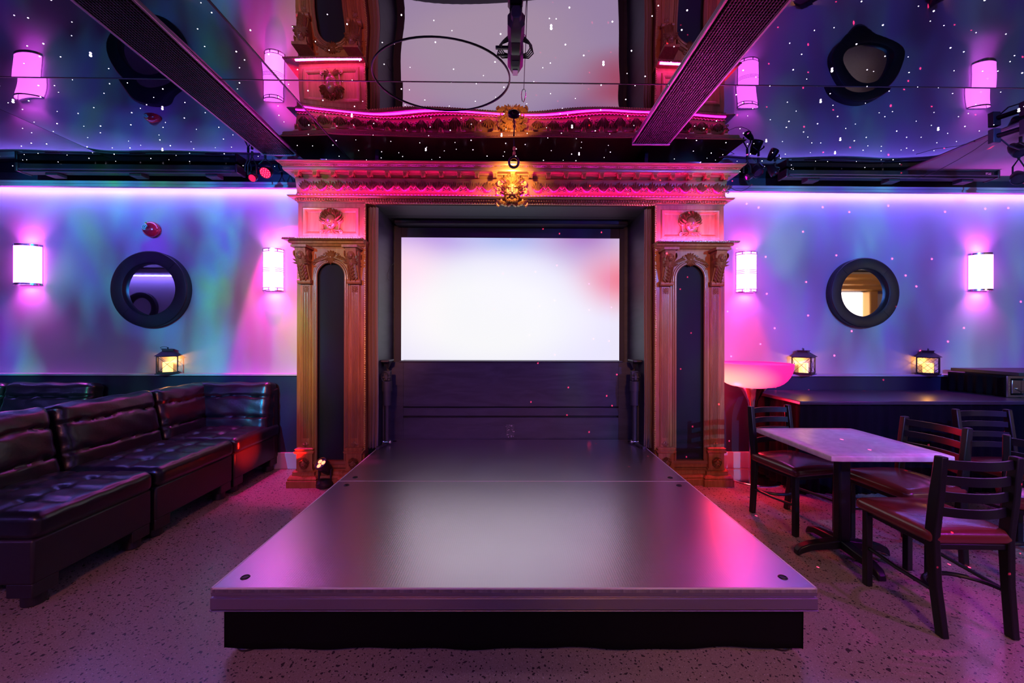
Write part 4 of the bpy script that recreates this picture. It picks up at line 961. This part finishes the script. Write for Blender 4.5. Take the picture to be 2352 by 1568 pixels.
# ------------------------------------------------------------------ chairs
def chair(label, c, rz, wd=.33, dp=.38):
    """local: faces +Y"""
    t = thing('ladder_back_chair', label, 'chair', (c[0], c[1], 0), rz, 'black ladder-back chairs at the tables'); w2 = wd / 2; d2 = dp / 2; SH = .40
    for q in (-1, 1):
        b = MB(); b.bar((q * w2, d2 - .015, 0), (q * w2, d2 - .015, SH), .032, .032, (0, 1, 0)); b.obj('front_leg', 'black_metal', t, bevel=.004)
        b = MB(); pts = [(q * (w2 - .012), -d2 - .008, 0), (q * (w2 - .004), -d2 + .015, .22), (q * w2, -d2 + .025, .42), (q * (w2 + .000), -d2 + .006, .60), (q * (w2 - .001), -d2 - .014, .79)]
        vs = []
        for i, p in enumerate(pts):
            hw_ = .015; hd = .024 if i in (2, 3) else .019; vs += [(p[0] - hw_, p[1] - hd, p[2]), (p[0] + hw_, p[1] - hd, p[2]), (p[0] + hw_, p[1] + hd, p[2]), (p[0] - hw_, p[1] + hd, p[2])]
        b.add(vs, [(i * 4 + k, i * 4 + (k + 1) % 4, i * 4 + 4 + (k + 1) % 4, i * 4 + 4 + k) for i in range(4) for k in range(4)] + [(3, 2, 1, 0), (16, 17, 18, 19)])
        b.obj('back_post', 'black_metal', t, bevel=.005)
        b = MB(); b.tube([(q * w2, d2 - .02, .20), (q * (w2 + .005), 0, .19), (q * (w2 - .005), -d2 + .01, .185)], .0095, 8); b.obj('side_stretcher', 'black_metal', t)
    for k in range(4):
        z = .755 - .072 * k; yb_ = -d2 - .012 + .009 * k; n = 12; vs = []
        for i in range(n + 1):
            u = -1 + 2 * i / n; x = u * (w2 - .004); y = yb_ - .040 * (1 - u * u) + .006
            vs += [(x, y - .007, z - .019), (x, y + .007, z - .019), (x, y + .005, z + .019), (x, y - .005, z + .019)]
        b = MB(); b.add(vs, [(i * 4 + j, i * 4 + 4 + j, i * 4 + 4 + (j + 1) % 4, i * 4 + (j + 1) % 4) for i in range(n) for j in range(4)]); b.obj('back_slat', 'black_metal', t, smooth=50)
    b = MB(); b.tube([(-w2, -d2 + .01, .185)] + [(w2 * .98 * math.cos(a), -d2 + .01 + .15 * math.sin(a), .185) for a in [PI - i * PI / 14 for i in range(1, 14)]] + [(w2, -d2 + .01, .185)], .010, 8); b.obj('hoop_stretcher', 'black_metal', t)
    b = MB(); b.box(-w2 - .005, w2 + .005, -d2 + .01, d2 - .0, SH - .03, SH - .004); b.obj('seat_frame', 'black_metal', t, bevel=.004)
    def ds(q, p, nn):
        tp = 1 + .05 * p[1]; return Vector((q.x * tp, q.y, q.z + (.026 * (1 - p[0] ** 2) * (1 - p[1] ** 2) if p[2] > 0 else 0)))
    vs, fs = rbox(w2 + .032, d2 + .012, .031, .027, 18, ds); b = MB(); b.add([v + Vector((0, .012, SH + .023)) for v in vs], fs); b.obj('seat', 'chair_vinyl', t, smooth=80)
    return t
def at(xc, d): p = CW(xc, d); return (p.x, p.y)
chair('black ladder-back chair on the far side of the near table, beside the pink bowl', at(1.985, 2.90), PI + .20)
chair('black ladder-back chair in front of the near table, its back to the viewer', at(2.035, 1.99), -.035, .322, .38)
chair('black ladder-back chair tucked in at the right side of the near table', at(2.385, 2.50), PI / 2 + .08, .345)
chair('black ladder-back chair farthest right, its back to the draped counter', at(3.38, 2.76), PI - .05, .36)
chair('black ladder-back chair cut by the right edge of the photo', at(2.90, 2.20), math.radians(-50))

def table(label, c, sx, sy, zt, rz, base):
    t = thing('cafe_table', label, 'table', (c[0], c[1], 0), rz, None)
    vs, fs = rbox(sx / 2, sy / 2, .019, .012, 8); b = MB(); b.add([v + Vector((0, 0, zt - .019)) for v in vs], fs); b.obj('table_top', 'laminate', t, smooth=60)
    b = MB(); b.box(base[0] - .034, base[0] + .034, base[1] - .030, base[1] + .030, .07, zt - .04); b.obj('column', 'black_metal', t, bevel=.012)
    b = MB(); b.box(-.16, .16, -.16, .16, zt - .045, zt - .038); b.obj('top_plate', 'black_metal', t)
    for k in range(4):
        Rm = Matrix.Rotation(PI / 2 * k, 3, 'Z'); vs = []
        prof = [(0, .05, .10, .034), (.10, .045, .088, .034), (.20, .035, .075, .030), (.255, .015, .055, .028), (.275, 0, .030, .024)]
        for r, z0_, z1_, hw in prof: vs += [Rm @ Vector((r, -hw, z0_)), Rm @ Vector((r, hw, z0_)), Rm @ Vector((r, hw * .8, z1_)), Rm @ Vector((r, -hw * .8, z1_))]
        b = MB(); b.add([v + Vector((base[0], base[1], 0)) for v in vs], [(i * 4 + j, i * 4 + (j + 1) % 4, i * 4 + 4 + (j + 1) % 4, i * 4 + 4 + j) for i in range(4) for j in range(4)] + [(3, 2, 1, 0), (16, 17, 18, 19)]); b.obj('foot', 'black_metal', t, bevel=.006)
    return t
p0, p1, p2, p3 = WZ(1752, 985, .676), WZ(1952, 978, .676), WZ(2165, 1044, .676), WZ(1915, 1048, .676)
tc_ = (p0 + p1 + p2 + p3) / 4; bc = at(1.985, 2.47)
table('square pink-lit cafe table on a black column, nearest the stage', (tc_.x, tc_.y), .665, .68, .676, -PSI, (bc[0] - tc_.x, bc[1] - tc_.y))
tt = at(3.44, 2.10)
table('second pink-lit cafe table, only its corner showing at the right edge', tt, .72, .66, .676, 0, (0, 0))

# ------------------------------------------------------------------ glowing bowl table
bc = at(2.225, 3.80)
T = thing('bowl_lamp', 'glowing pink bowl lamp on a chrome stem beside the right pilaster', 'lamp', (bc[0], bc[1], 0))
k = 3.8 / F_PX; R0 = 80 * k; zt_ = CAMZ - (832 - 772) * k; zb3 = CAMZ - (888 - 772) * k
b_ = MB(); pr = [(0.0, zb3), (.10, zb3), (.15, zb3 + .012)]
for i in range(9): a = PI / 2 * i / 8; pr.append((.15 + (R0 - .15) * math.sin(a), zb3 + .012 + (zt_ - zb3 - .012) * (1 - math.cos(a))))
pr += [(R0 - .01, zt_ + .002), (R0 - .015, zt_ - .012), (0, zt_ - .014)]
b_.lathe(pr, (0, 0, 0), 48); b_.obj('glass_bowl', 'bowl_glow', T, smooth=50)
b_ = MB(); b_.lathe([(0, .012), (.028, .012), (.026, .5), (.028, .62), (.045, .72), (.085, .80), (.12, zb3 + .002)], (0, 0, 0), 32); b_.obj('stem', 'chrome', T, smooth=50)
b_ = MB(); b_.lathe([(0, 0), (.225, 0), (.228, .006), (.22, .012), (0, .016)], (0, 0, 0), 48); b_.obj('base_disc', 'chrome', T)
l = bpy.data.lights.new('bowl_light', 'POINT'); lo = bpy.data.objects.new('bowl_light', l); COL.objects.link(lo); lo.parent = T; lo.location = (-.20, .0, .72); l.color = (1, .012, .05); l.energy = 24; l.shadow_soft_size = .05

# ------------------------------------------------------------------ draped counter with flight case
cx0 = at(2.36, 3.36)[0]; zc_ = CAMZ - (920 - 772) * 3.36 / F_PX
T = thing('draped_counter', 'long dark counter draped in pleated black cloth along the right wall', 'counter')
b_ = MB(); b_.box(cx0, 6.5, 3.33, 4.045, zc_ - .03, zc_); b_.obj('counter_top', 'counter_top', T, bevel=.006)
b_ = MB(); cloth(b_, [(cx0 + .02, 4.0), (cx0 + .02, 3.36), (6.4, 3.36)], .02, zc_ - .031, .017, .085, .011, 8); o = b_.obj('pleated_drape', 'table_cloth_black', T, smooth=80); o.modifiers.new('s', 'SOLIDIFY').thickness = .003
q = WY(2268, 855, 3.7); q2 = WY(2284, 851, 3.7)
T = thing('flight_case', 'black flight case with riveted metal edges on the counter at the right edge', 'case', (q.x, 3.70, zc_ + .001))
hcase = q2.z - zc_
b_ = MB(); b_.box(.13, 1.1, -.16, .30, .0, hcase - .03); b_.obj('body', 'case_laminate', T, bevel=.003)
b_ = MB(); b_.box(.03, 1.15, -.21, .34, hcase - .03, hcase); b_.obj('lid', 'black_paint', T, bevel=.003)
b_ = MB(); xl = WY(2314, 870, 3.54).x - q.x
b_.box(xl - .01, 1.1, -.172, -.160, hcase - .055, hcase - .034); b_.box(xl - .01, 1.1, -.172, -.160, .004, .022); b_.box(xl - .01, xl + .012, -.172, -.16, .022, hcase - .055)
for i in range(6): b_.ell((xl, -.173, .03 + i * (hcase - .09) / 5), (.0035, .002, .0035), 8, 4)
b_.obj('metal_edging', 'sconce_metal', T)
b_ = MB(); b_.box(xl + .03, xl + .15, -.170, -.160, .035, hcase - .07); b_.obj('latch_dish', 'sconce_metal', T, bevel=.004)
b_ = MB(); b_.bar((xl + .07, -.174, .075), (xl + .115, -.174, .052), .006, .012); b_.ell((xl + .07, -.174, .078), (.014, .004, .010)); b_.obj('latch', 'chrome', T)
# black drape on the wall side of the case
b_ = MB(); cloth(b_, [(q.x - .04, 4.0), (q.x + .02, 3.58), (q.x + .10, 3.53)], zc_ + .002, hcase + zc_ - .035, .008, .07, .01, 8)
o = b_.obj('side_cloth', 'skirt_cloth', T, smooth=80); o.location = -T.location; o.modifiers.new('s', 'SOLIDIFY').thickness = .003

# ------------------------------------------------------------------ ceiling fixtures
def linear(px0, px1, y, zlow, logo_px, label):
    x0, x1 = WY(px0, 390, y).x, WY(px1, 390, y).x
    t = thing('linear_speaker_bar', label, 'speaker bar', ((x0 + x1) / 2, y, 0), 0, 'black bars under the ceiling'); h = (x1 - x0) / 2
    b = MB(); b.box(-h, h, 0, .10, zlow + .018, H - .014); b.obj('body', 'black_plastic', t, bevel=.008)
    b = MB(); b.tube([(-h + .02, -.012, zlow + .034), (h - .01, -.012, zlow + .034)], .008, 10); b.tube([(-h + .05, -.004, zlow + .012), (h - .05, -.004, zlow + .012)], .006, 10); b.obj('rail', 'rail_metal', t)
    for q in (-1, 1):
        b = MB(); b.box(q * h - .012, q * h + .012, -.02, .11, zlow + .012, H - .013); b.obj('end_cap', 'black_plastic', t, bevel=.006)
    for u in (-.72, .05, .75):
        b = MB(); b.box(h * u - .06, h * u + .05, .02, .11, zlow - .010, zlow + .020); b.obj('bracket', 'dark_paint_metal', t, bevel=.002)
    # small maker's plate with a slanted S stroke
    lx = WY(logo_px, 390, y - .01).x - (x0 + x1) / 2; lz = zlow + .058
    b = MB(); b.box(lx - .027, lx + .027, -.004, .0, lz - .011, lz + .011); pl = b.obj('badge', 'sconce_metal', t)
    b = MB(); b.bar((lx - .020, -.0048, lz - .006), (lx - .004, -.0048, lz - .006), .0015, .004); b.bar((lx - .008, -.0048, lz - .007), (lx + .004, -.0048, lz + .007), .0015, .004); b.bar((lx + .002, -.0048, lz + .006), (lx + .022, -.0048, lz + .006), .0015, .004); b.obj('badge_mark', 'black_paint', pl)
linear(42, 545, 3.86, WY(300, 399, 3.86).z, 519, 'long black speaker bar under the ceiling over the sofas')
linear(1806, 2290, 3.86, WY(2000, 411, 3.86).z, 2272, 'long black speaker bar under the ceiling over the draped counter')

def par(label, loc, target, r, L_, lens, ndots, gp='red ceiling spotlights'):
    t = thing('par_spotlight', label, 'spotlight', loc, 0, gp); d = (Vector(target) - Vector(loc)).normalized(); Rm = Vector((0, 0, -1)).rotation_difference(d).to_matrix()
    def tr(b): b.v = [tuple(Rm @ Vector(v)) for v in b.v]; return b
    b = MB(); b.lathe([(0, L_), (r * .6, L_ * .96), (r * .9, L_ * .6), (r, L_ * .2), (r, 0), (r * .92, -.004), (r * .9, .006)], (0, 0, 0), 28); tr(b).obj('can', 'black_metal', t, smooth=50)
    b = MB(); b.lathe([(0, .004), (r * .9, .006)], (0, 0, 0), 28); tr(b).obj('lens', lens, t)
    if ndots:
        b = MB(); pts = [(0, 0)] + [(r * .38 * math.cos(PI / 3 * k), r * .38 * math.sin(PI / 3 * k)) for k in range(6)] + [(r * .72 * math.cos(PI / 6 * k), r * .72 * math.sin(PI / 6 * k)) for k in range(12)]
        for (x, y) in pts[:ndots]: b.ell((x, y, .0), (r * .10, r * .10, .006), 8, 5)
        tr(b).obj('diode_cluster', 'red_lens', t)
    b = MB(); zc2 = H - .055 - loc[2]
    b.tube([(-r * 1.08, 0, L_ * .4), (-r * 1.08, 0, max(.06, zc2 * .6)), (0, 0, max(.07, zc2)), (r * 1.08, 0, max(.06, zc2 * .6)), (r * 1.08, 0, L_ * .4)], .006, 8); b.tube([(0, 0, max(.07, zc2)), (0, 0, H - .014 - loc[2])], .010, 8); b.obj('yoke', 'black_metal', t)
    return t
p = WY(609, 397, 3.62); par('largest red spotlight with many diodes left of the cornice', p, (-1.9, 1.5, 1.2), .050, .11, 'red_glow_lens', 19)
p = WY(579, 409, 3.58); par('small round red spotlight hanging lowest left of the cornice', p, (-2.0, 1.8, 1.6), .033, .08, 'red_glow_lens', 0)
p = WY(570, 400, 3.64); par('small dark spotlight turned left beside the cornice, orange lens', p, (-3.2, 3.3, 2.3), .024, .07, 'hot_lens', 0)
p = WY(1716, 407, 3.58); par('small black spotlight right of the cornice end', p, (.6, 2.6, 2.0), .028, .10, 'lamp_lens', 0, 'black ceiling spotlights')
p = WY(1742, 398, 3.62); par('black square-hooded spotlight right of the cornice', p, (2.4, 2.6, 1.4), .045, .12, 'lamp_lens', 0, 'black ceiling spotlights')
p = WY(1780, 400, 3.72); par('black spotlight against the end of the right speaker bar', p, (3.0, 3.4, 1.6), .036, .10, 'lamp_lens', 0, 'black ceiling spotlights')
p = WY(2344, 350, 3.2); par('black spotlight high at the right edge of the photo', p, (3.6, 2.0, 1.5), .045, .13, 'lamp_lens', 0, 'black ceiling spotlights')
p = WY(2340, 412, 3.5); par('round black spotlight low at the right edge, beside the speaker bar', p, (3.4, 2.4, 1.4), .05, .12, 'lamp_lens', 0, 'black ceiling spotlights')
# mounting rail with clamps at the right edge
T = thing('lighting_rail', 'black lighting rail with clamps under the plain ceiling at the right edge', 'rail')
pa, pb_ = WZ(2272, 318, H - .07), WZ(2380, 285, H - .07)
b_ = MB(); b_.tube([pa, pa + (pb_ - pa) * 3], .018, 12); b_.obj('pipe', 'black_metal', T)
for k in (.12, .8):
    c = pa + (pb_ - pa) * k; b_ = MB(); b_.box(c.x - .03, c.x + .03, c.y - .02, c.y + .02, c.z - .05, H - .012); b_.obj('clamp', 'dark_paint_metal', T, bevel=.004)
b_ = MB(); c = WZ(2300, 320, H - .10); b_.tube([c, c + Vector((.06, 0, -.05)), c + Vector((.14, 0, -.075)), c + Vector((.24, 0, -.05)), c + Vector((.32, 0, .0))], .005, 6); b_.obj('cable_loop', 'cable', T)

# spotlight hanging from the ceiling centre, with yoke, cables
T = thing('moving_light', 'black stage light hanging from the mirrored ceiling centre, cables looped round it', 'stage light')
za, zb2 = H - .13, H - .16
A, B = WY(1186, 26, 1.86), WY(1183, 165, 2.26)
A = Vector((A.x, 1.86, H - .12)); P1 = WY(1186, 26, 1.86); P2 = WY(1183, 164, 2.22)
ax = (P2 - P1)
def along(t, w_, h_, hexa=False):
    c = P1 + ax * t; u = Vector((1, 0, 0)); v = ax.normalized().cross(u).normalized()
    return [c + u * sx * w_ + v * sy * h_ for sx, sy in ((-1, -.5), (-.6, -1), (.6, -1), (1, -.5), (1, .5), (.6, 1), (-.6, 1), (-1, .5))]
def hull(secs):
    b = MB(); vs = []
    for (t, w_, h_) in secs: vs += along(t, w_, h_)
    n = len(secs); b.add(vs, [(i * 8 + k, i * 8 + (k + 1) % 8, i * 8 + 8 + (k + 1) % 8, i * 8 + 8 + k) for i in range(n - 1) for k in range(8)] + [tuple(range(8))[::-1], tuple((n - 1) * 8 + k for k in range(8))]); return b
hull([(0, .022, .03), (.06, .024, .035), (.12, .040, .045), (.33, .040, .045), (.36, .034, .04)]).obj('rear_housing', 'dark_paint_metal', T, smooth=25, bevel=.003)
hull([(.34, .034, .045), (.40, .036, .05), (.52, .036, .05), (.56, .034, .045)]).obj('yoke_block', 'black_plastic', T, smooth=25, bevel=.003)
hd = hull([(.54, .036, .045), (.60, .040, .052), (.82, .040, .050), (1.0, .017, .022)]).obj('head_shell', 'black_plastic', T, smooth=25, bevel=.003)
# pale label strip on the underside of the head
nrm = ax.normalized().cross(Vector((1, 0, 0))).normalized()
if nrm.z > 0: nrm = -nrm
b_ = MB(); a_, c_ = P1 + ax * .80 + nrm * .052, P1 + ax * 1.0 + nrm * .024
b_.bar(a_, c_, .026, .003, nrm); lb = b_.obj('label_strip', 'white_label', T)
b_ = MB(); a_, c_ = P1 + ax * .62 + nrm * .053, P1 + ax * .72 + nrm * .053; b_.bar(a_, c_, .034, .004, nrm); b_.obj('display_panel', 'case_laminate', T)
b_ = MB()
for q in (-1, 1):
    for k in range(4):
        r = .030 + .006 * k
        b_.tube([P1 + ax * (.36 + .03 * k) + Vector((q * .034, 0, 0)), P1 + ax * (.42 + .02 * k) + Vector((q * (.04 + r * .8), 0, -.01)), P1 + ax * (.52 + .03 * k) + Vector((q * (.042 + r), 0, -.014)), P1 + ax * (.62 + .03 * k) + Vector((q * (.04 + r * .6), 0, -.01)), P1 + ax * (.68 + .02 * k) + Vector((q * .036, 0, 0))], .0032, 6)
b_.obj('looped_cables', 'cable', T)
b_ = MB(); b_.bar(P1 + ax * .53 + Vector((-.10, 0, -.01)), P1 + ax * .53 + Vector((-.03, 0, -.01)), .014, .014); b_.bar(P1 + ax * .66 + Vector((-.095, 0, -.01)), P1 + ax * .66 + Vector((-.035, 0, -.01)), .010, .010); b_.obj('plug', 'black_plastic', T, bevel=.002)
b_ = MB(); c = P1 + ax * .45; b_.box(c.x - .03, c.x + .03, c.y - .05, c.y + .05, c.z + .03, H - .012); b_.obj('ceiling_mount', 'black_metal', T, bevel=.004)
# safety cable with carabiner
T = thing('safety_cable', 'thin steel safety cable with a carabiner hanging beside the stage light', 'cable')
c0 = Vector((P1.x + .05, P1.y - .02, H - .015)); c1 = WY(1203, 205, 2.40); c1.z = WY(1203, 205, 2.40).z
b_ = MB(); b_.tube([c0, c0 + (c1 - c0) * .4 + Vector((.002, 0, -.005)), c0 + (c1 - c0) * .8 + Vector((.0, 0, -.004)), c1], .0018, 6); b_.obj('wire', 'cable', T)
b_ = MB(); b_.tube([c1 + Vector((.012 * math.sin(a) * (1 + .3 * math.cos(a)), .045 - .045 * math.cos(a), -.012 + .012 * math.cos(a))) for a in [i * 2 * PI / 20 for i in range(21)]], .0028, 6); b_.obj('carabiner', 'sconce_metal', T)
# small ring spotlight that lights the lion
c = WY(1180, 373, 3.3); 
T = thing('ring_spotlight', 'small hanging ring-shaped spotlight just in front of the lion head', 'spotlight', c)
b_ = MB(); b_.lathe([(.032, .022), (.046, .016), (.048, 0), (.046, -.016), (.032, -.022), (.028, 0), (.032, .022)], (0, 0, 0), 32, 'y'); rg = b_.obj('ring', 'black_metal', T, smooth=60)
Rm = Euler((.45, 0, 0)).to_matrix(); rg.data.transform(Rm.to_4x4())
b_ = MB(); b_.lathe([(0, 0), (.028, 0)], (0, -.02, .014), 20, 'y'); 
b_ = MB(); b_.tube([(0, .0, .045), (.004, .0, .09), (0, 0, H - .014 - c.z)], .005, 8); b_.obj('stem', 'black_metal', T)
b_ = MB(); b_.ell((.004, 0, .075), (.011, .007, .018)); b_.ell((.003, 0, .112), (.012, .008, .018)); b_.tube([(-.008, 0, .05), (-.006, 0, .085)], .003, 6); b_.obj('swivel', 'gilt_lit_wood', T)  # swivel's gold is lamplight put into its colour

# floor spotlight at the foot of the left pilaster
c = WZ(740, 1122, 0)
T = thing('floor_spotlight', 'small black floor spotlight with three lit red lenses by the left pilaster', 'spotlight', (c.x, c.y + .06, 0))
b_ = MB(); b_.lathe([(0, 0), (.075, 0), (.078, .03), (.06, .06), (.04, .07), (0, .072)], (0, 0, 0), 24); b_.obj('base', 'black_plastic', T, bevel=.003)
b_ = MB()
for q in (-1, 1): b_.bar((q * .052, 0, .05), (q * .052, 0, .15), .014, .03, (0, 1, 0))
b_.obj('yoke', 'black_plastic', T, bevel=.003)
Rm = Euler((.70, -.35, 0)).to_matrix(); b_ = MB(); b_.lathe([(0, -.08), (.035, -.075), (.045, -.03), (.052, .03), (.056, .07), (.053, .075), (.05, .068), (0, .066)], (0, 0, 0), 24)
b_.v = [tuple(Rm @ Vector(v) + Vector((0, -.005, .165))) for v in b_.v]; hd = b_.obj('head', 'black_plastic', T, smooth=50)
for k in range(3):
    a = PI / 2 + 2 * PI / 3 * k + .4; b_ = MB(); b_.ell((.024 * math.cos(a), .024 * math.sin(a), .067), (.019, .019, .006), 14, 6); b_.v = [tuple(Rm @ Vector(v) + Vector((0, -.005, .165))) for v in b_.v]; b_.obj('lens', 'hot_lens', hd)

spot('floor_spotlight_beam', (c.x - .06, c.y - .02, .26), (-2.35, 3.62, .36), (1.0, .015, .01), 170, 42, 1.0, .03)
# loose wires
def wire(pts, label, r=.0022):
    b = MB(); b.tube(pts, r, 6); tag(b.obj('loose_wire', 'cable'), label, 'wire')
def wy(l, Y0, Y1):
    n = len(l); return [WY(px, py, Y0 + (Y1 - Y0) * i / (n - 1)) for i, (px, py) in enumerate(l)]
wire(wy([(1652, 361), (1672, 358), (1690, 352), (1703, 349), (1714, 353), (1726, 363), (1737, 372)], 3.55, 3.6), 'thin black wire arching over the right end of the cornice')
wire(wy([(2022, 380), (2040, 362), (2065, 342), (2100, 327), (2150, 319), (2200, 318), (2240, 325)], 3.75, 3.3), 'thin wire bowing across the mirrored ceiling on the right')
wire(wy([(2105, 410), (2150, 394), (2200, 367), (2240, 343), (2269, 322)], 3.8, 3.25), 'thin straight wire running up to the lighting rail on the right')
wire(wy([(1675, 430), (1690, 437), (1703, 439), (1716, 433), (1727, 424)], 3.64, 3.64), 'thin wire sagging under the black spotlights right of the cornice')
wire(wy([(628, 388), (640, 395), (655, 391), (670, 396), (684, 397)], 3.64, 3.66), 'thin red-lit wire from the red spotlights to the cornice', .003)
wire(wy([(905, 604), (896, 612), (890, 628), (890, 640), (896, 646)], 4.0, 4.05), 'thin dark wire on the left niche wall beside the screen', .002)

# ------------------------------------------------------------------ rear bar seen in the right mirror
T = thing('back_bar', 'gilded lit bar front on the rear wall, seen only reflected in the right mirror', 'bar')
yb = BACK + .002
b_ = MB()
vs = []; prof = [(0, 2.42), (.05, 2.45), (.06, 2.52), (.14, 2.56), (.16, 2.64), (.26, 2.70), (.28, 2.78), (0, 2.78)]
for o_, z in prof: vs += [(6.8 - o_, yb, z), (6.8 - o_, yb + .25 + o_, z), (10.2, yb + .25 + o_, z)]
b_.add(vs, [(i * 3 + k, i * 3 + 3 + k, i * 3 + 4 + k, i * 3 + 1 + k) for i in range(len(prof) - 1) for k in range(2)]); b_.obj('cornice', 'gilt_lit_wood', T, smooth=30)
b_ = MB(); b_.box(8.75, 8.95, yb, yb + .25, 0, 2.42); b_.box(7.0, 7.15, yb, yb + .25, 0, 2.42); b_.obj('post', 'gilt_lit_wood', T, bevel=.02)
b_ = MB(); b_.box(7.15, 8.75, yb, yb + .04, 1.0, 2.40); b_.obj('lit_panel', 'bar_light', T)
spot('bar_light', (8.0, .6, 2.8), (8.2, yb, 2.4), (1, .6, .25), 60, 70, .6, .1)
struct(box('trim_10', XL, 6.0, BACK + .08, BACK + .10, ZCB - .012, ZCB - .002, 'led_violet'))
